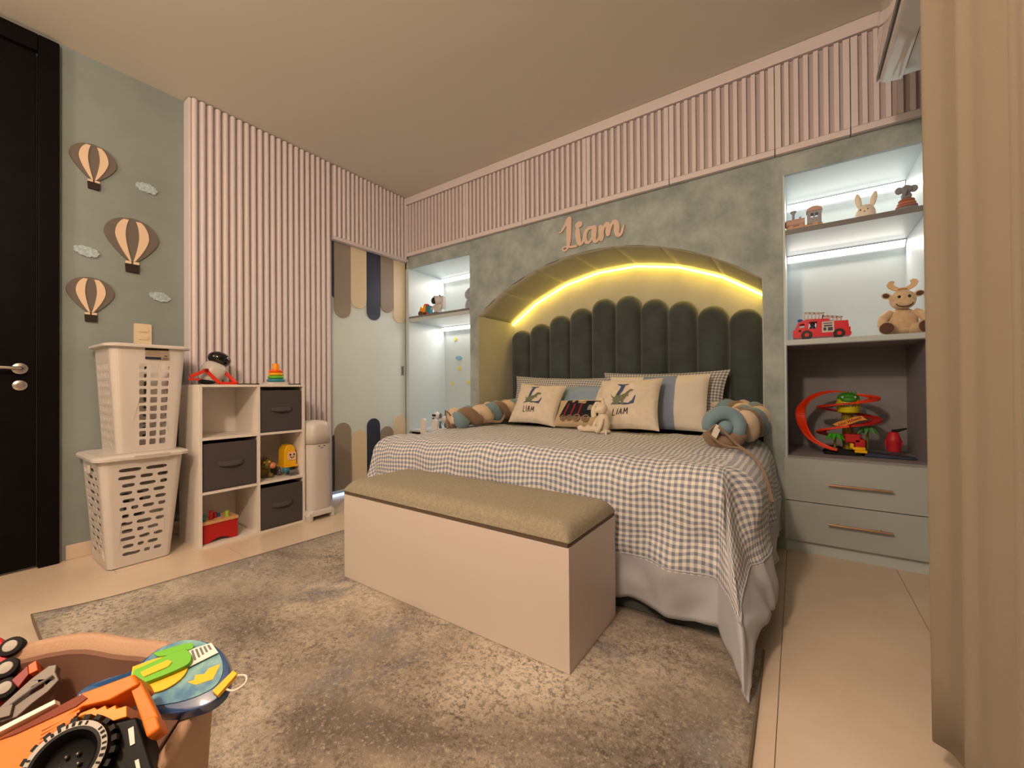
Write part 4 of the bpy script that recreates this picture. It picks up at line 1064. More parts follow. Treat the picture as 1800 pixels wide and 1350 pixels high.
braid(t, [(2.745, -.36, zb_+.006), (2.765, -.16, zb_+.005), (2.79, .08, zb_+.012), (2.72, .26, zb_+.03), (2.56, .33, zb_+.04)], .047, .058, .038, 2.7, [mJerseyB, mJerseyT, mJerseyC], phase0=2.2)
b = B(); b.tube([(2.712+.062*math.cos(a), -.43+.012*math.sin(a*2), zb_+.010+.062*math.sin(a)) for a in [-.7+(PI+1.0)*i/24 for i in range(25)]], [.018]+[.035]*23+[.018], 14)
b.build('knot_loop', mJerseyB, t, smooth='all', world=True)
b = B(); b.tube([(2.712+.058*math.cos(a), -.428, zb_-.012+.052*math.sin(a)) for a in [PI+.1+(PI-.1)*i/20 for i in range(21)]], [.03]+[.043]*19+[.03], 14)
b.build('knot_loop', mJerseyT, t, smooth='all', world=True)
B().ell((2.725, -.462, zb_+.006), (.034, .030, .034)).build('knot_end', mJerseyB, t, smooth='all', world=True)
B().prism([(-.016, -.030), (.010, -.034), (.016, .024), (-.012, .03)], 0, .001, T(2.690, -.492, zb_-.008) @ R('Y', 18) @ XZ).build('care_tag', mWhiteC, t, world=True)
cord = catmull([(2.70, -.495, zb_+.012), (2.745, -.505, zb_-.03), (2.79, -.56, ZP+.012), (2.85, -.66, ZP-.012), (2.895, -.76, ZP-.06), (2.925, -.84, ZP-.15)], 8)
B().tube(cord, .006, 8).build('tie_string', mJerseyT, t, smooth=True, world=True)
cord = catmull([(2.685, -.49, zb_+.02), (2.66, -.505, zb_-.02), (2.73, -.55, ZP+.010), (2.80, -.60, ZP+.006), (2.86, -.67, ZP-.02)], 8)
B().tube(cord, .005, 8).build('tie_string', mJerseyT, t, smooth=True, world=True)
b = B(); b.tube(catmull([(1.03, -.20, ZP+.01), (1.10, -.16, ZP+.02), (1.17, -.14, ZP+.02), (1.20, -.125, ZP+.07)], 6), .010, 8)
o = b.build('fabric_strap', mJerseyT, smooth=True); tag(o, 'loose taupe strap lying left of the left printed cushion', 'strap')

# ------------------------------------------------------------------ things in the left niche
sz = 1.5365+.0045
t = thing('toy_train', 'orange and blue plastic toy train with brown wheels in the corner recess', 'toy', (.17, .10, sz))
y0 = .07
b = B(); b.prism([(-.055, .03), (-.05, .075), (-.038, .098), (-.030, .078), (-.012, .072), (-.012, .095), (.020, .096), (.020, .03)], 0, .05, T(.155, y0+.025, sz) @ XZ); b.build('engine', mat('orange_yellow_plastic', (250, 164, 20), .3), t, bev=.004, world=True)
B().ell((.160, y0, sz+.102), (.020, .020, .013)).build('engine_roof', mat('dark_orange_plastic', (200, 84, 14), .3), t, smooth='all', world=True)
B().ell((.098, y0, sz+.055), (.010, .022, .026)).build('nose', mRed, t, smooth='all', world=True)
for x, r_ in ((.118, .022), (.155, .015)):
    B().cyl((x, y0-.040, sz+r_+.0005), (x, y0+.030, sz+r_+.0005), r_, r_, 20).build('wheel', mat('brown_plastic', (104, 72, 58), .4), t, smooth=True, world=True)
b = B(); b.prism([(.0, .012), (.004, .07), (.012, .088), (.045, .088), (.045, .012)], 0, .045, T(.180, y0+.024, sz) @ XZ); b.build('carriage', mTealP, t, bev=.004, world=True)
B().prism([(-.006, .088), (.048, .088), (.036, .098), (.024, .108), (.012, .098)], 0, .045, T(.180, y0+.024, sz) @ XZ).build('carriage_roof', P((226, 60, 110), 'magenta_plastic'), t, bev=.002, world=True)
B().cyl((.205, y0-.035, sz+.0125), (.205, y0+.03, sz+.0125), .012, .012, 16).build('wheel', mRed, t, smooth=True, world=True)
t = thing('astronaut_lamp', 'small white astronaut figure with black visor in the corner recess', 'toy', (.262, .28, sz))
ax_, ay_ = .300, .085
B().rings([[(ax_+x, ay_+y, sz+z) for x, y in rrect(w_, w_*.8, w_*.3, 4)] for w_, z in ((.05, .001), (.066, .012), (.070, .06), (.056, .095))], None).build('body', mWhite, t, smooth='all', world=True)
B().ell((ax_, ay_-.006, sz+.130), (.045, .042, .042), None, 24, 14).build('helmet', mWhite, t, smooth='all', world=True)
B().ell((ax_-.016, ay_-.034, sz+.126), (.032, .020, .032), T(0, 0, 0), 24, 12).build('visor', mat('glossy_black', (8, 8, 10), .06, coat=.5), t, smooth='all', world=True)
for x in (-.04, .026): B().cyl((ax_+x, ay_, sz+.150), (ax_+x, ay_-.004, sz+.178), .008).build('antenna_ear', mGreyP, t, world=True)
box_o('back_pack', (ax_+.018, ay_+.005, sz+.05), (ax_+.060, ay_+.045, sz+.17), mWhite, t, bev=.006)
for s_ in (-1, 1): B().tube(catmull([(ax_+s_*.032, ay_-.01, sz+.085), (ax_+s_*.046, ay_-.025, sz+.06), (ax_+s_*.036, ay_-.04, sz+.045)], 5), .011, 10).build('arm', mWhite, t, smooth='all', world=True)
for s_ in (-1, 1): box_o('boot', (ax_+s_*.016-.014, ay_-.045, sz+.0006), (ax_+s_*.016+.014, ay_-.0, sz+.018), mGreyP, t, bev=.004)
t = thing('grey_plush_elephant', 'grey plush partly hidden behind the recess pillar on the shelf', 'soft toy', (.50, .30, sz))
mEl = mat('grey_plush', (150, 150, 156), 1, bump=.5, bs=140, sheen=.4)
b = B(); b.ell((.520, .30, sz+.085), (.060, .06, .085)); b.build('body', mEl, t, smooth='all', world=True)
B().ell((.535, .29, sz+.205), (.055, .055, .055)).build('head', mEl, t, smooth='all', world=True)
B().ell((.478, .295, sz+.200), (.034, .016, .045)).build('ear', mEl, t, smooth='all', world=True)
B().ell((.592, .295, sz+.200), (.034, .016, .045)).build('ear', mEl, t, smooth='all', world=True)
B().ell((.452, .27, sz+.036), (.040, .045, .035)).build('foot', mEl, t, smooth='all', world=True)
# kids chair / table at lower left with two rounded pickets
t = thing('picket_chair', 'small white chair back with two rounded pickets beside the bed', 'chair', (.36, -.10, 0))
for x in (.300, .440):
    B().prism(pill(.062, .600, True), 0, .014, T(x, -.093, .001) @ XZ).build('picket', mWhiteM, t, smooth=True, world=True)
box_o('cross_rail', (.26, -.090, .42), (.48, -.074, .47), mWhiteM, t, bev=.002)
box_o('seat', (.26, -.072, .28), (.48, .16, .30), mWhiteM, t, bev=.003)
for x in (.27, .455): box_o('leg', (x, .13, .001), (x+.02, .15, .28), mWhiteM, t, bev=.002)
# robot dog
t = thing('robot_dog', 'white toy robot dog with black visor behind the left bolster', 'toy', (.27, .16, .481))
dz = .481
B().ell((.235, .13, dz+.125), (.036, .034, .038), None, 20, 12).build('head', mWhite, t, smooth='all', world=True)
B().prism(rrect(.050, .020, .008, 3), 0, .012, T(.226, .106, dz+.132) @ R('Z', -14) @ XZ).build('visor', mBlack, t, bev=.003, world=True)
B().ell((.222, .092, dz+.104), (.010, .008, .007)).build('nose', mBlack, t, smooth='all', world=True)
B().ell((.276, .135, dz+.128), (.008, .018, .026)).build('ear', mGreyP, t, smooth='all', world=True)
B().ell((.330, .16, dz+.092), (.070, .036, .036), None, 20, 12).build('body', mWhite, t, smooth='all', world=True)
for x, y in ((.285, .125), (.285, .195), (.375, .125), (.375, .195)): 
    B().tube([(x, y, dz+.075), (x-.008, y, dz+.04), (x, y, dz+.012)], [.012, .010, .014], 10).build('leg', mGreyP, t, smooth='all', world=True)
B().tube([(.30, .17, dz+.115), (.302, .172, dz+.18)], .004, 8).build('antenna', mBlack, t, world=True)
# ------------------------------------------------------------------ right cabinet objects
sz = 1.6985
t = thing('wooden_toy_train', 'small pastel wooden train on the top right shelf', 'toy', (3.03, .065, sz))
mPk = mat('pastel_pink_wood', (206, 170, 156), .6); mGw = mat('pastel_grey_wood', (160, 162, 170), .6)
B().cyl((2.968, .045, sz+.040), (3.045, .045, sz+.040), .022, .022, 20).build('boiler', mPk, t, smooth=True, world=True)
B().ell((2.968, .045, sz+.040), (.012, .022, .022)).build('boiler_front', mPk, t, smooth='all', world=True)
B().lathe([(.006, 0), (.006, .030), (.014, .040), (.014, .046)], 16, T(2.995, .045, sz+.060)).build('chimney', mGw, t, smooth=True, world=True)
B().lathe([(.005, 0), (.005, .008), (.002, .011)], 12, T(3.025, .045, sz+.0615)).build('dome', mGw, t, smooth=True, world=True)
b = B(); b.prism([(-.030, .015), (.030, .015), (.030, .082), (-.030, .082)], 0, .05, T(3.085, .07, sz) @ XZ, holes=[[(-.016, .048), (-.003, .048), (-.003, .070), (-.016, .070)], [(.003, .048), (.016, .048), (.016, .070), (.003, .070)]]); b.build('cab', mGw, t, world=True)
b = B(); b.prism([(-.034, .082), (.034, .082)]+[(.034*math.cos(PI*i/10), .082+.024*math.sin(PI*i/10)) for i in range(1, 10)], 0, .056, T(3.085, .073, sz) @ XZ); b.ell((3.085, .045, sz+.110), (.005, .005, .006)); b.build('cab_roof', mPk, t, world=True)
box_o('chassis', (2.965, .025, sz+.008), (3.12, .067, sz+.017), mWood, t)
for x in (2.985, 3.03, 3.09):
    for y in (.019, .061): B().cyl((x, y, sz+.0125), (x, y+.010, sz+.0125), .012, .012, 14).build('wheel', mPk, t, smooth=True, world=True)
t = thing('bunny_head_lamp', 'white bunny head night light with long ears on the top right shelf', 'lamp', (3.30, .065, sz))
mRab = mat('warm_silicone', (244, 232, 214), .5)
def half(cx, cy, cz, r, rz): 
    return B().lathe([(r*.93, 0), (r, rz*.22), (r*.97, rz*.5), (r*.8, rz*.8), (r*.45, rz*.96), (.004, rz)], 26, T(cx, cy, cz))
half(3.292, .065, sz+.0005, .040, .072).build('head', mRab, t, smooth='all', world=True)
for x, a in ((-.022, 8), (.024, -12)): B().ell((0, 0, .034), (.013, .009, .040), T(3.292+x, .065, sz+.062) @ R('Y', -a), 16, 10).build('ear', mRab, t, smooth='all', world=True)
for x in (-.015, .013): B().ell((3.284+x, .028, sz+.040), (.0032, .003, .0032), None, 8, 6).build('eye', mBlack, t, smooth='all', world=True)
B().ell((3.284, .0255, sz+.030), (.003, .003, .0025), None, 8, 6).build('nose', mBlack, t, smooth='all', world=True)
t = thing('stacking_elephant', 'grey elephant on terracotta stacking rings on the top right shelf', 'toy', (3.465, .065, sz))
ex_, ey_ = 3.440, .055; z = sz+.0005
for k, (r_, c_) in enumerate(((.044, (140, 142, 150)), (.040, (176, 110, 92)), (.035, (190, 124, 102)), (.030, (168, 104, 88)))):
    h_ = .014
    prof = [(.01, 0)]+[(r_-h_*.5+h_*.5*math.cos(a), h_*.5+h_*.5*math.sin(a)) for a in [(-90+180*i/6)*PI/180 for i in range(7)]]+[(.01, h_)]
    B().lathe(prof, 22, T(ex_, ey_, z)).build('ring', mat('silicone_%d' % k, c_, .6), t, smooth=True, world=True); z += h_
mE2 = mat('grey_silicone', (138, 138, 146), .6)
B().ell((ex_, ey_, z+.016), (.020, .018, .018)).build('body', mE2, t, smooth='all', world=True)
b = B().ell((ex_, ey_-.004, z+.046), (.022, .020, .022)); b.tube([(ex_-.004, ey_-.022, z+.042), (ex_-.008, ey_-.034, z+.030), (ex_-.010, ey_-.036, z+.016)], [.008, .006, .005], 8); b.build('head', mE2, t, smooth='all', world=True)
for s_ in (-1, 1): B().ell((ex_+s_*.026, ey_, z+.048), (.015, .006, .018)).build('ear', mE2, t, smooth='all', world=True)
# fire truck
sz = 1.1125
t = thing('toy_fire_truck', 'red toy fire truck with grey ladder on the right cabinet shelf', 'toy', (3.11, .22, sz))
mFR = P((222, 26, 44), 'fire_red_plastic'); fy = .075
def prj(z0, z1): return T(3.11, fy+z1, sz) @ XZ
bodyp = [(-.122, .012), (.118, .012), (.122, .028), (.113, .030), (.108, .088), (.030, .088), (.030, .104), (-.060, .106), (-.098, .094), (-.112, .060), (-.120, .030)]
win1 = [(-.100, .062), (-.070, .066), (-.072, .086), (-.092, .084)]; win2 = [(-.055, .056), (-.018, .056), (-.018, .094), (-.052, .094)]
B().prism(bodyp, 0, .010, T(3.11, fy-.028, sz) @ XZ, holes=[win1, win2]).build('body_side', mFR, t, world=True)
B().prism(bodyp, 0, .010, T(3.11, fy+.058, sz) @ XZ, holes=[win1, win2]).build('body_side', mFR, t, world=True)
b = B(); b.prism([(-.122, .012), (.118, .012), (.118, .055), (-.122, .055)], 0, .076, T(3.11, fy+.048, sz) @ XZ); b.prism([(0, .055), (.109, .055), (.107, .087), (0, .087)], 0, .076, T(3.11, fy+.048, sz) @ XZ); b.prism([(-.096, .094), (-.060, .106), (.030, .104), (.030, .098), (-.060, .100), (-.094, .088)], 0, .076, T(3.11, fy+.048, sz) @ XZ); b.build('body', mFR, t, world=True)
for x in (-.062, .072):
    for y in (fy-.044, fy+.036):
        w_ = B().lathe([(.006, 0), (.022, .002), (.024, .006), (.024, .018), (.022, .022), (.004, .022)], 22, T(3.11+x, y+.022, sz+.0245) @ R('X', 90)); wo = w_.build('wheel', mBlack, t, smooth=True, world=True)
        B().cyl((3.11+x, y-.001, sz+.0245), (3.11+x, y+.004, sz+.0245), .010).build('hub', mFR, wo, smooth=True, world=True)
b = B(); b.prism([(0, .006), (.05, .006), (.05, .062), (0, .062)], 0, .001, T(3.112, fy-.0385, sz+.026) @ XZ); b.build('sticker', mat('white_sticker', (214, 204, 200), .5), t, world=True)
b = B()
for k, (x, y, w_, h_) in enumerate(((.006, .016, .012, .016), (.024, .014, .02, .018), (.008, .036, .034, .008), (.006, .050, .036, .005))): b.prism([(x, y), (x+w_, y), (x+w_, y+h_), (x, y+h_)], 0, .0006, T(3.112, fy-.0395, sz+.026) @ XZ)
b.build('sticker_picture', mat('dark_sticker', (60, 60, 76), .5), t, world=True)
def crate(x0, x1, z0, z1, tilt, nm):
    b = B(); mm = T(3.11+x0, fy+.01, sz+z0) @ R('Y', tilt)
    L = x1-x0; h_ = z1-z0
    for y in (-.020, .016):
        b.box((0, y, 0), (L, y+.004, .006), mm).box((0, y, h_-.006), (L, y+.004, h_), mm)
        for k in range(6): b.box((k*(L-.006)/5, y, .006), (k*(L-.006)/5+.006, y+.004, h_-.006), mm)
    for k in range(5): b.box((k*(L-.006)/4, -.020, h_-.004), (k*(L-.006)/4+.006, .020, h_), mm)
    b.build(nm, mat('warm_grey_plastic', (196, 186, 178), .4), t, world=True)
crate(-.075, .010, .110, .150, 6, 'ladder'); crate(.000, .085, .100, .128, 10, 'ladder')
B().ell((3.11-.090, fy+.01, sz+.108), (.012, .014, .010)).build('beacon', P((50, 90, 170), 'blue_beacon'), t, smooth='all', world=True)
b = B(); b.ell((3.11-.036, fy-.0, sz+.062), (.014, .013, .013)); b.ell((3.11-.036, fy, sz+.082), (.011, .011, .012)); b.build('driver', mat('dark_sticker', (60, 60, 76), .5), t, smooth='all', world=True)
B().ell((3.11-.092, fy-.038, sz+.048), (.006, .002, .006)).build('headlamp', mBlack, t, smooth='all', world=True)
# moose plush
t = thing('plush_moose', 'tan plush moose with antlers and brown paws on the right cabinet shelf', 'soft toy', (3.43, .22, sz))
mx, my = 3.428, .10
b = B(); b.ell((mx, my+.01, sz+.068), (.058, .050, .068), None, 24, 16); b.ell((mx, my+.02, sz+.03), (.064, .055, .030)); b.build('body', mMoose, t, smooth='all', world=True)
b = B(); b.ell((mx, my-.006, sz+.172), (.050, .044, .048), None, 24, 16); b.ell((mx, my-.034, sz+.150), (.040, .026, .026), None, 20, 12); b.build('head', mMoose, t, smooth='all', world=True)
for s_ in (-1, 1):
    b = B(); b.tube(catmull([(mx+s_*.045, my, sz+.112), (mx+s_*.072, my-.022, sz+.085), (mx+s_*.078, my-.040, sz+.052), (mx+s_*.066, my-.046, sz+.036)], 5), [.019]*5+[.020]*5+[.021]*5+[.016], 12); b.build('arm', mMoose, t, smooth='all', world=True)
    b = B(); b.tube(catmull([(mx+s_*.030, my+.0, sz+.030), (mx+s_*.056, my-.035, sz+.028), (mx+s_*.066, my-.066, sz+.032)], 5), [.028]*5+[.027]*5+[.031], 14); lg = b.build('leg', mMoose, t, smooth='all', world=True)
    B().ell((0, 0, 0), (.027, .005, .027), T(mx+s_*.068, my-.072, sz+.032) @ R('Z', s_*18), 18, 10).build('paw_pad', mBrownP, lg, smooth='all', world=True)
    b = B(); b.ell((0, 0, 0), (.020, .010, .016), T(mx+s_*.058, my, sz+.198) @ R('Y', -s_*22)); er = b.build('ear', mMoose, t, smooth='all', world=True)
    B().ell((0, -.007, 0), (.014, .005, .011), T(mx+s_*.060, my, sz+.198) @ R('Y', -s_*22)).build('inner_ear', mBrownP, er, smooth='all', world=True)
    pts = [(.006, 0), (.022, .004), (.040, .004), (.046, .014), (.056, .030), (.052, .046), (.042, .050), (.034, .042), (.028, .030), (.022, .040), (.012, .046), (.006, .038), (.010, .026), (.004, .014)]
    pts = [(.004, 0), (.016, .002), (.034, .010), (.050, .022), (.058, .040), (.050, .054), (.036, .058), (.026, .050), (.032, .040), (.026, .030), (.016, .024), (.006, .014)]
    b = B(); b.prism([(s_*x, y) for x, y in pts], 0, .014, T(mx, my+.004, sz+.212) @ XZ); b.build('antler', mAntler, t, bev=.004, world=True, seg=3)
    B().ell((mx+s_*.018, my-.047, sz+.182), (.006, .004, .007)).build('eye', mBlack, t, smooth='all', world=True)
B().tube([(mx+.030*math.cos(a), my-.062+.010*abs(math.cos(a)), sz+.152+.020*math.sin(a)) for a in [PI+.15+(PI-.3)*i/12 for i in range(13)]], .0018, 6).build('smile', mBlackM, t, world=True)
B().ell((mx, my-.004, sz+.222), (.020, .014, .010)).build('hair_tuft', mat('ginger_plush', (196, 140, 100), 1, bump=.6, bs=120), t, smooth='all', world=True)
# race track
sz = .5035
t = thing('toy_race_track', 'orange spiral toy race track with a green dinosaur head tower', 'toy', (3.22, .22, sz))
cx_, cy_ = 3.228, .235
mTr = P((236, 62, 16), 'track_orange', .4); mTr2 = P((196, 34, 22), 'track_red', .4)
def track(pts, w_=.044, mt=mTr, nm='track', bank=0):
    c = [Vector(p) for p in catmull(pts, 10)]; b = B(); rr = []
    for i, p in enumerate(c):
        tt = (c[min(i+1, len(c)-1)]-c[max(i-1, 0)]).normalized(); sd = tt.cross(Vector((0, 0, 1)))
        sd = sd.normalized() if sd.length > .05 else Vector((0, 1, 0)); u = sd.cross(tt).normalized()
        sd2 = sd*math.cos(bank)+u*math.sin(bank); u2 = sd2.cross(tt).normalized()
        q = [(-.5, 0), (.5, 0), (.5, .010), (.46, .010), (.44, .003), (-.44, .003), (-.46, .010), (-.5, .010)]
        rr.append([p+sd2*w_*a+u2*bb for a, bb in q])
    b.rings(rr, None); return b.build(nm, mt, t, world=True)
hz = []
z0_, z1_ = sz+.318, sz+.225
def sp(a0, a1, za, zb, r, n=10, rx=1): return [(cx_+r*rx*math.cos(math.radians(a0+(a1-a0)*i/n)), cy_+r*.72*math.sin(math.radians(a0+(a1-a0)*i/n)), za+(zb-za)*i/n) for i in range(n+1)]
track(sp(90, -90, sz+.318, sz+.268, .112, 8))
track(sp(-90, -270, sz+.268, sz+.212, .115, 8), mt=mTr2)
track(sp(90, -90, sz+.212, sz+.150, .118, 8), mt=mTr2)
track(sp(-90, -250, sz+.150, sz+.070, .118, 8))
track([(cx_, cy_+.075, sz+.322), (cx_-.07, cy_+.06, sz+.328), (cx_-.15, cy_+.02, sz+.300), (cx_-.205, cy_-.02, sz+.235), (cx_-.205, cy_-.055, sz+.150), (cx_-.165, cy_-.085, sz+.075), (cx_-.10, cy_-.105, sz+.036), (cx_-.055, cy_-.11, sz+.024)], .046)
# tower
B().cyl((cx_-.002, cy_, sz+.02), (cx_-.002, cy_, sz+.235), .022, .026, 16).build('tower', P((150, 130, 40), 'olive_tower'), t, smooth=True, world=True)
b = B(); b.ell((cx_, cy_-.02, sz+.298), (.048, .045, .030), None, 22, 12); b.ell((cx_, cy_-.055, sz+.290), (.036, .026, .018)); hd_ = b.build('dinosaur_head', P((56, 140, 44), 'dino_green', .5), t, smooth='all', world=True)
for k in range(5): B().lathe([(.007, 0), (.001, .014)], 6, T(cx_-.03+k*.015, cy_-.02, sz+.323)).build('head_spike', P((56, 140, 44), 'dino_green', .5), hd_, world=True)
for s_ in (-1, 1): B().ell((cx_+s_*.026, cy_-.062, sz+.304), (.005, .004, .006)).build('eye', mWhite, hd_, smooth='all', world=True)
jaw = P((214, 206, 20), 'jaw_yellow', .4)
b = B(); b.lathe([(.038, 0), (.046, .006), (.050, .036), (.046, .036), (.04, .010)], 24, T(cx_, cy_-.024, sz+.218)); b.build('lower_jaw', jaw, t, smooth=True, world=True)
b = B(); b.lathe([(.044, 0), (.050, .004), (.048, .020), (.040, .022)], 24, T(cx_, cy_-.024, sz+.272)); b.build('upper_jaw', jaw, t, smooth=True, world=True)
b = B()
for k in range(12):
    a = math.radians(180+k*180/11); x, y = cx_+.048*math.cos(a), cy_-.024+.048*math.sin(a)
    b.lathe([(.006, 0), (.0006, -.016)], 6, T(x, y, sz+.275)); b.lathe([(.006, 0), (.0006, .014)], 6, T(x, y, sz+.252))
b.build('teeth', jaw, t, world=True)
# logo banner on the tower
bp_ = [(-.070, -.012), (-.052, -.020), (-.020, -.018), (.010, -.004), (.040, .012), (.072, .018), (.058, .028), (.050, .038), (.020, .032), (-.010, .016), (-.045, .004)]
B().prism(bp_, 0, .004, T(cx_-.002, cy_-.095, sz+.172) @ XZ).build('banner', P((232, 150, 50), 'banner_orange', .4), t, world=True)
def text_mesh(s, size, m, name, mt, parent, ext=.0006, shear=0, bold=0):
    cu = bpy.data.curves.new(name, 'FONT'); cu.body = s; cu.size = size; cu.extrude = ext; cu.align_x = 'CENTER'; cu.align_y = 'CENTER'; cu.shear = shear; cu.offset = bold; cu.resolution_u = 2
    tmp = bpy.data.objects.new(name, cu); COL.objects.link(tmp)
    dg = bpy.context.evaluated_depsgraph_get(); me = bpy.data.meshes.new_from_object(tmp.evaluated_get(dg)); bpy.data.objects.remove(tmp)
    me.materials.clear(); me.materials.append(mt); me.transform(m)
    o = bpy.data.objects.new(name, me); COL.objects.link(o)
    if parent: o.parent = parent; o.matrix_parent_inverse = parent_inv(parent)
    return o
text_mesh('Hot Wheels', .021, T(cx_-.002, cy_-.0995, sz+.179) @ R('Y', -26) @ R('X', 90), 'banner_lettering', mat('banner_brown', (110, 30, 16), .5), t, .0005, .3, .0003)
def fronds(x, y, z, s, m_, nm):
    b = B()
    for k in range(7):
        a = 2*PI*k/7; b.tube([(x, y, z), (x+s*.5*math.cos(a), y+s*.5*math.sin(a), z+s*.12), (x+s*math.cos(a), y+s*math.sin(a), z-s*.5)], [.004, .012, .002], 6)
    b.build(nm, m_, t, smooth=True, world=True)
fronds(cx_-.062, cy_-.085, sz+.098, .042, P((60, 170, 40), 'leaf_green', .4), 'palm_leaves'); fronds(cx_+.075, cy_-.03, sz+.135, .045, P((90, 160, 80), 'leaf_green_dull', .4), 'palm_leaves')
B().cyl((cx_-.062, cy_-.085, sz+.03), (cx_-.062, cy_-.085, sz+.1), .006).build('palm_trunk', mOl, t, world=True)
B().cyl((cx_+.075, cy_-.03, sz+.03), (cx_+.075, cy_-.03, sz+.135), .006).build('palm_trunk', mOl, t, world=True)
b = B(); b.prism([(-.110, 0), (.040, 0), (.050, .012), (.03, .02), (-.03, .026), (-.06, .03), (-.09, .022)], 0, .17, T(cx_, cy_+.07, sz+.0005) @ XZ); b.build('base', mBlackM, t, bev=.003, world=True)
b = B(); b.box((cx_-.02, cy_-.075, sz+.066), (cx_+.045, cy_+.03, sz+.110)).box((cx_+.020, cy_-.075, sz+.035), (cx_+.064, cy_+.03, sz+.085)); b.build('launcher', P((190, 28, 34), 'launcher_red', .4), t, bev=.005, world=True)
b = B(); b.box((cx_+.008, cy_-.115, sz+.034), (cx_+.060, cy_-.085, sz+.048)).box((cx_-.002, cy_-.115, sz+.04), (cx_+.014, cy_-.085, sz+.066)).box((cx_+.016, cy_-.122, sz+.020), (cx_+.066, cy_-.095, sz+.034)); b.build('lever', mYellow, t, bev=.003, world=True)
t2 = tag(B().prism([(-.02, 0), (.150, -.0), (.185, .006), (.13, .012), (.05, .018), (-.01, .022)], 0, .09, T(cx_+.073, cy_+.03-.05, sz+.0005) @ XZ).build('flat_blue_toy', mat('navy_blue_plastic', (44, 58, 84), .5), bev=.003), 'flat dark blue toy piece under the red bucket in the grey cubby', 'toy')
t = thing('red_toy_bucket', 'small red toy bucket with a black spout beside the race track', 'toy', (3.43, .22, sz+.02))
zz = sz+.0205; qx, qy = 3.412, .255
b = B().lathe([(r_*.63, z_*.9) for r_, z_ in [(.004, 0), (.042, .001), (.046, .012), (.044, .05), (.048, .058), (.048, .075), (.042, .085), (.034, .108), (.018, .120), (.003, .123)]], 26, T(qx, qy, zz)); b.build('body', P((196, 34, 48), 'dusty_red_plastic', .5), t, smooth=True, world=True)
b = B(); b.tube([(qx-.006, qy-.006, zz+.107), (qx+.015, qy-.014, zz+.112), (qx+.048, qy-.022, zz+.125)], [.009, .008, .004], 8); b.build('spout', mBlackM, t, smooth=True, world=True)
for s_ in (-1, 1): box_o('clip', (qx+s_*.031-.004, qy-.008, zz+.03), (qx+s_*.031+.004, qy+.008, zz+.06), P((196, 34, 48), 'dusty_red_plastic', .5), t, bev=.003)

# ------------------------------------------------------------------ air conditioner
t = thing('air_conditioner', 'white split air conditioner high on the right wall above the curtain', 'air conditioner', (3.4, -.76, 2.1))
mAC = mat('gloss_white_plastic', (216, 208, 206), .10, coat=.6)
prof = [(3.508, 2.41), (3.33, 2.41), (3.295, 2.400), (3.287, 2.37), (3.287, 2.13), (3.293, 2.112), (3.305, 2.105), (3.36, 2.098), (3.36, 2.11), (3.455, 2.11), (3.455, 2.098), (3.508, 2.098)]
B().prism(prof, .385, 1.17, XZ).build('case', mAC, t, bev=.003, world=True)
box_o('air_slot', (3.408, -1.15, 2.0965), (3.452, -.44, 2.112), mBlackM, t)
box_o('louvre', (3.361, -1.14, 2.098), (3.410, -.45, 2.102), mAC, t)
box_o('front_lip', (3.2825, -1.17, 2.118), (3.2868, -.385, 2.140), mEdge, t)

# ------------------------------------------------------------------ curtains
t = thing('curtain', 'sand coloured floor length curtain hanging in folds at the right edge', 'curtain', (3.28, -1.9, .05))
def curt(y0, y1, xm, amp, wl, zb, zt, nm, ph=0):
    b = B(); L = abs(y1-y0); n = int(L/.008)
    def fn(u, v):
        y = y0+(y1-y0)*u; s = u*L/wl*2*PI+ph
        taper = .8+.2*v
        x = xm-amp*math.cos(s)*taper-amp*.28*math.cos(2.1*s+1)
        y += .018*math.sin(s)*1.0+.012*noise.noise(Vector((u*6, v*2, ph)))
        z = zb+(zt-zb)*v
        return (x, y, z)
    b.grid(fn, n, 16); o = b.build(nm, mCurt, t, smooth='all', world=True); md = o.modifiers.new('s', 'SOLIDIFY'); md.thickness = .003
    return o
curt(-1.235, -3.9, 3.275, .036, .205, .085, 2.60, 'panel', 2.6)
B().tube([(3.25, -1.17, 2.625), (3.25, -4.0, 2.625)], .012, 10).build('curtain_rail', mWhite, t, smooth=True, world=True)

# ------------------------------------------------------------------ foreground toy basket
t = thing('fabric_toy_basket', 'round sand canvas toy basket in the lower left foreground', 'basket', (2.21, -2.645, 0))
BX, BY, BR = 2.21, -2.648, .272
b = B(); pr = [(.05, .012), (BR*.9, .012), (BR*.93, .03), (BR*.97, .2), (BR, .40), (BR+.006, .445), (BR+.002, .455), (BR-.010, .452), (BR-.018, .42), (BR*.9, .2), (BR*.86, .03), (.05, .024)]
b.lathe(pr, 64, T(BX, BY, 0), cap=True)
for i, p in enumerate(b.v):
    a = math.atan2(p.y-BY, p.x-BX); k = .006*math.sin(a*5+1)+.004*math.sin(a*11)
    q = p.z/.45; b.v[i] = Vector((p.x+math.cos(a)*k*q, p.y+math.sin(a)*k*q, p.z+(.006*math.sin(a*3)*q if p.z > .3 else 0)))
b.build('body', mFelt, t, smooth='all', world=True)
ln_ = B().lathe([(.01, .26), (BR*.84, .24), (BR*.87, .26), (BR*.915, .40), (BR-.024, .436), (BR-.019, .440)], 64, T(BX, BY, 0), cap=False)
for i, p in enumerate(ln_.v):
    a = math.atan2(p.y-BY, p.x-BX); k = .006*math.sin(a*5+1)+.004*math.sin(a*11); q = p.z/.45-.02
    ln_.v[i] = Vector((p.x+math.cos(a)*(k*q-.001), p.y+math.sin(a)*(k*q-.001), p.z+(.006*math.sin(a*3)*q if p.z > .3 else 0)))
ln_.build('shaded_inner_wall', mat('shaded_canvas', (126, 92, 76), .95), t, smooth=True, world=True)  # darker inner skin, the shade inside the basket put into its colour
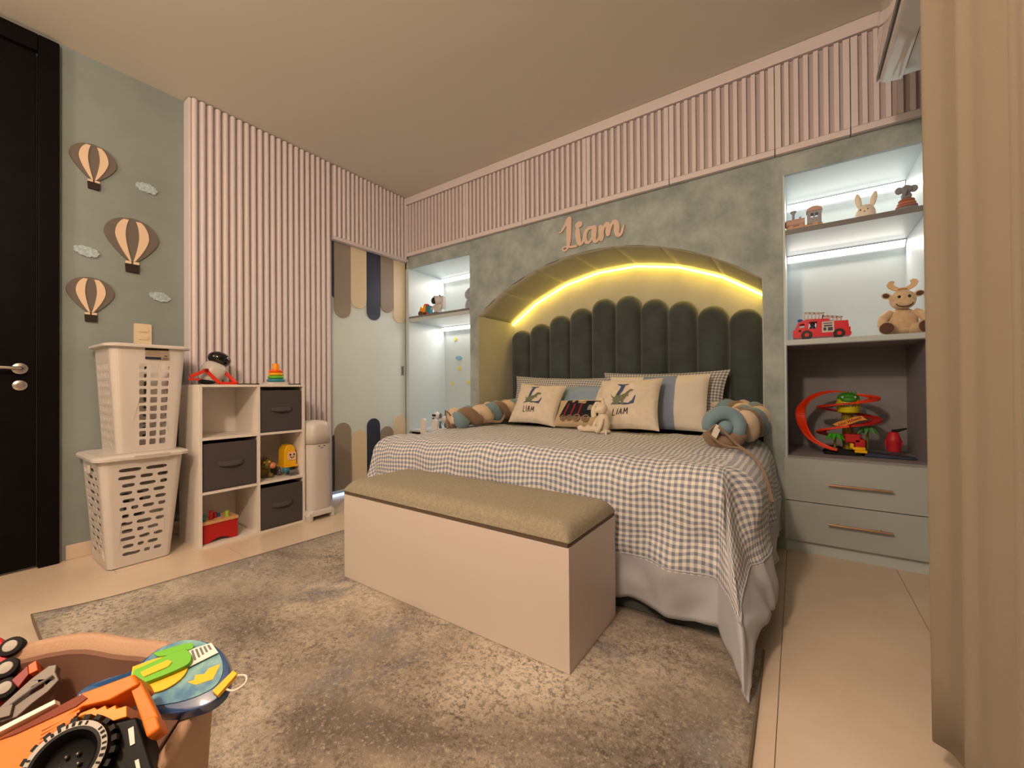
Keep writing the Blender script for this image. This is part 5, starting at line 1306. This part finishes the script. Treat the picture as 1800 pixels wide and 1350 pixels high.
# in-basket toys
bl = basis((2.31, -2.433, .49), (.9506, .1966, -.2404), (-.0917, .9174, .3873), (.2967, -.3461, .89))
t = thing('packaged_water_toy', 'blister packed blue, yellow and green disc toy on the basket rim', 'toy', (2.31, -2.433, .47))
shell = [(-.0833, -.0681), (-.0848, -.0562), (-.0716, -.0377), (-.0571, -.0222), (-.0573, -.0058), (-.055, .0173), (-.0339, .0394), (-.0014, .0519), (.0347, .0513), (.0621, .0404), (.0793, .0221), (.0765, .0024), (.057, -.0169), (.0338, -.0304), (.0049, -.035), (-.042, -.0559), (-.0691, -.0679)]
sh2 = [p[:2] for p in catmull([(x, y, 0) for x, y in shell]+[(shell[0][0], shell[0][1], 0)], 4)][:-1]
mShell = mat('translucent_blue_plastic', (44, 80, 130), .08, trans=.0, coat=.8)
b = B(); rr = []
cx0 = sum(p[0] for p in sh2)/len(sh2); cy0 = sum(p[1] for p in sh2)/len(sh2)
for s_, z in ((1, -.014), (1.0, -.006), (.97, -.001), (.93, .0)): rr.append([(cx0+(x-cx0)*s_, cy0+(y-cy0)*s_, z) for x, y in sh2])
b.rings(rr, bl).build('shell', mShell, t, smooth=True, world=True)
def sm_(pts, k=4): return [p[:2] for p in catmull([(x, y, 0) for x, y in pts]+[(pts[0][0], pts[0][1], 0)], k)][:-1]
card = [(-.0473, -.017), (-.0532, .0093), (-.0375, .0338), (-.0068, .0472), (.0265, .047), (.052, .0367), (.0629, .0211), (.054, .0014), (.0339, -.0177), (.0052, -.032)]
B().prism(sm_(card), 0, .0012, bl).build('printed_card', mat('aqua_print', (150, 200, 190), .3, c2=(64, 120, 160), vs=22), t, world=True)
B().prism([(.0269, .0061), (.032, .012), (.027, .016), (.036, .022), (.034, .029), (.042, .0398), (.0527, .0235), (.0402, .0092)], .0012, .0016, bl).build('yellow_splash', mYellow, t, world=True)
B().prism(sm_([(-.0547, -.0168), (-.0328, .0097), (-.001, .0214), (.0163, .0084), (.0121, -.0131), (-.0081, -.0288), (-.03, -.03)]), .0012, .004, bl).build('yellow_insert', mYellow, t, world=True)
B().prism(sm_([(-.0432, -.0189), (-.0182, .0234), (-.0063, .028), (.0074, .0241), (.0088, .0125), (-.0171, -.0246), (-.03, -.028)]), .004, .010, bl, ).build('green_blade', mGreen, t, bev=.002, world=True)
B().prism(sm_([(-.0492, .0053), (-.0237, .0338), (-.0128, .0368), (-.0111, .0306), (-.0354, .0075)]), .0012, .006, bl).build('green_blade', mGreen, t, bev=.002, world=True)
B().prism([(-.0314, -.0166), (-.0172, .0086), (-.0093, .0095), (-.0077, .0038), (-.0212, -.0176)], .0101, .0112, bl).build('yellow_slot', mYellow, t, world=True)
B().prism([(-.0151, .0276), (.0047, .0506), (.0265, .047), (.0117, .018)], .0035, .0042, bl).build('text_label', mWhiteM, t, world=True)
b = B()
for k in range(6):
    a = Vector((-.0151, .0276)).lerp(Vector((.0047, .0506)), (k+.5)/6.5); c_ = Vector((.0117, .018)).lerp(Vector((.0265, .047)), (k+.5)/6.5)
    s0, s1 = a.lerp(c_, .1), a.lerp(c_, .1+.75*(1-.08*k)); n_ = Vector((.0007, .0011))
    b.prism([tuple(s0-n_), tuple(s1-n_), tuple(s1+n_), tuple(s0+n_)], .0042, .0044, bl)
b.build('label_lines', mGreyP, t, world=True)
B().prism([(.0698, .0134), (.0689, .0415), (.0776, .0421), (.0814, .0135)], .001, .007, bl).build('yellow_tab', mYellow, t, bev=.001, world=True)
B().tube([bl @ Vector(p) for p in catmull([(.077, .040, .004), (.087, .046, .002), (.094, .040, .001), (.090, .028, .001), (.080, .024, .002)], 5)], .0013, 6).build('hanging_loop', mWhiteM, t, world=True)
# orange truck
tr = basis((2.372, -2.54, .5), (.7154, .6829, -.1481), (-.4301, .5973, .677), (.5507, -.4206, .721))
t = thing('toy_monster_truck', 'orange toy monster truck with a big black wheel lying in the basket', 'toy', (2.34, -2.55, .45))
mOr = P((240, 122, 4), 'truck_orange', .5)
mTire = mat('tyre_rubber', (5, 5, 5), .55, spec=.25)
upper = [(-.0657, .0132), (-.0181, .0504), (.0228, .0698), (.0348, .0597), (.014, .0443), (-.0096, .0378), (-.0247, .0206), (-.0161, -.0128), (-.0518, -.0404), (-.0908, -.0045)]
B().prism(upper, -.060, -.006, tr).build('body', mOr, t, bev=.003, world=True)
B().prism([(.0248, .0567), (.0304, .065), (.0659, .0341), (.0798, .0194), (.0705, .0112), (.0520, .0290)], -.024, -.010, tr).build('roll_bar', mOr, t, bev=.002, world=True)
B().prism([(.056, .0264), (.0684, .0316), (.0798, .0194), (.0705, .0112)], -.034, -.004, tr).build('rear_bumper', mOr, t, bev=.003, world=True)
stp = [(-.0117, .0328), (-.0003, .0385), (.003, .0365), (.009, .0405), (.013, .037), (.019, .041), (.022, .0375), (.0306, .0406), (.0367, .0306), (.0253, .0265), (-.0112, .024)]
B().prism(stp, -.050, -.012, tr).build('side_step', P((252, 152, 20), 'light_orange', .35), t, bev=.001, world=True)
B().prism([(-.0672, .0087), (-.017, .0488), (-.0092, .0454), (-.0151, .0377), (-.0556, .0133)], -.008, -.0045, tr).build('window', mat('smoked_amber', (130, 50, 24), .08, coat=.6), t, world=True)
B().prism([(-.074, .0102), (-.0345, .0392), (-.0375, .0425), (-.078, .0135)], -.012, -.001, tr).build('roof_ladder', mWhiteM, t, world=True)
g0, g1, g2, g3 = Vector((-.0341, .019)), Vector((-.008, .0353)), Vector((-.0146, .0137)), Vector((-.0223, -.0042))
B().prism([tuple(g0), tuple(g1), tuple(g2), tuple(g3)], -.0060, -.0052, tr).build('grille_recess', mat('dark_maroon', (96, 30, 12), .5), t, world=True)
b = B()
for k in range(7):
    f_ = (k+.5)/7; a = g0.lerp(g3, f_); c_ = g1.lerp(g2, f_); n_ = Vector((-.0006, .0011)); b.prism([tuple(a-n_), tuple(c_-n_), tuple(c_+n_), tuple(a+n_)], -.0052, -.0035, tr)
b.build('grille_bars', mOr, t, world=True)
B().prism([(.0256, .026), (.0458, .0312), (.0881, -.0128), (.107, -.034), (.0581, -.0336), (.0236, -.0041)], -.060, -.014, tr).build('chassis', mTire, t, bev=.003, world=True)
b = B(); b.prism([(.044, .020), (.048, .0225), (.058, .008), (.0545, .006)], -.0139, -.0128, tr); b.prism([(.066, -.006), (.069, -.0045), (.080, -.018), (.077, -.019)], -.0139, -.0128, tr); b.build('decal', mWhiteM, t, world=True)
# wheel
WC = (.0085, -.0085); WR = .036
wm = tr @ T(WC[0], WC[1], 0)
wheel = B(); wheel.lathe([(.020, -.034), (WR*.92, -.034), (WR, -.028), (WR, -.004), (WR*.93, .003), (WR*.72, .004), (WR*.62, .0), (WR*.55, -.008), (WR*.3, -.012), (.002, -.012)], 40, wm); wo = wheel.build('wheel', mTire, t, smooth=True, world=True)
b = B()
for k in range(22):
    mm = wm @ R('Z', k*360/22); b.box((WR-.001, -.0028, -.031), (WR+.0034, .0028, -.001), mm)
b.build('tread', mTire, wo, world=True)
B().lathe([(WR*.80, .0042), (WR*.93, .0036), (WR*.93, .0030), (WR*.80, .0034)], 40, wm, cap=False).build('white_wheel_ring', mat('dirty_white_plastic', (176, 172, 164), .5), wo, smooth=True, world=True)
for k, ch in enumerate('OUTERTRAX·OUTERTRAX·'[:0]): pass
b = B()
for k in range(36):
    if k % 9 in (7, 8): continue
    mm = wm @ R('Z', k*10); b.box((WR*.82, -.0012, .0040), (WR*.915, .0012 if k % 3 else .0004, .0046), mm)
b.build('ring_lettering', mBlackM, wo, world=True)
for k in range(5):
    B().ell((WR*.22*math.cos(k*1.256), WR*.22*math.sin(k*1.256), -.010), (.0022, .0022, .003), wm, 8, 6).build('lug', mSteel, wo, smooth='all', world=True)
# red car
rc = basis((1.974, -2.547, .45), (.5647, .7804, -.2686), (-.3998, .5434, .7382), (.722, -.3094, .6189))
t = thing('red_toy_truck', 'red toy truck with three black wheels at the left picture edge', 'toy', (1.96, -2.56, .40))
B().prism([(-.075, .036), (-.0259, .0295), (-.001, .0075), (.0016, -.001), (.0008, -.0075), (.0109, -.0289), (.0196, -.0531), (-.012, -.062), (-.06, -.03)], -.045, 0, rc).build('body', mRed, t, bev=.003, world=True)
for (x, y) in ((-.0043, .0174), (.0077, -.0109), (.0219, -.0357)):
    mm = rc @ T(x, y, 0); b = B().lathe([(.004, -.016), (.0135, -.016), (.0145, -.012), (.0145, .001), (.013, .005), (.009, .006), (.002, .006)], 22, mm); wo = b.build('wheel', mBlackM, t, smooth=True, world=True)
    B().lathe([(.0085, .0062), (.0078, .0076), (.001, .0082)], 18, mm).build('hub', mat('dirty_white_plastic', (176, 172, 164), .5), wo, smooth=True, world=True)
gc = basis((2.042, -2.525, .42), (.6256, .75, -.2148), (-.475, .5846, .6577), (.6189, -.3094, .722))
t = thing('grey_toy_crane', 'grey toy crane arm lying in the basket behind the orange truck', 'toy', (2.04, -2.53, .38))
B().prism([(-.030, -.034), (-.012, .012), (-.0015, .0296), (.0083, .0314), (.0125, .022), (.0239, .0114), (.0196, -.0033), (.010, -.018), (.0024, -.0343), (-.0128, -.0408)], -.020, 0, gc, holes=[[(-.004, .002), (.006, .010), (.010, .002), (.0, -.008)]]).build('arm', P((116, 104, 94), 'warm_grey_toy_plastic', .45), t, bev=.0015, world=True)
B().tube([gc @ Vector(p) for p in ((-.014, -.022, .004), (.0, -.002, .005), (.014, .016, .004))], .0022, 8).build('piston', mGreyP, t, smooth=True, world=True)
B().prism([(-.022, -.040), (-.004, -.034), (-.010, -.020), (-.028, -.026)], -.02, .006, gc).build('cab', P((116, 104, 94), 'warm_grey_toy_plastic', .45), t, bev=.001, world=True)
o = thing('toy_block', 'dark red and orange toy block behind the red truck in the basket', 'toy', (2.03, -2.51, .40))
B().prism([(-.036, .0102), (-.0287, .0300), (-.0200, .0190), (-.0216, .0011)], -.030, -.003, gc).build('red_half', P((140, 24, 22), 'deep_red', .5), o, bev=.001, world=True)
B().prism([(-.0287, .0304), (-.0230, .0370), (-.0123, .024), (-.0196, .0184)], -.030, -.003, gc).build('orange_half', P((236, 100, 30), 'coral_plastic', .5), o, bev=.001, world=True)
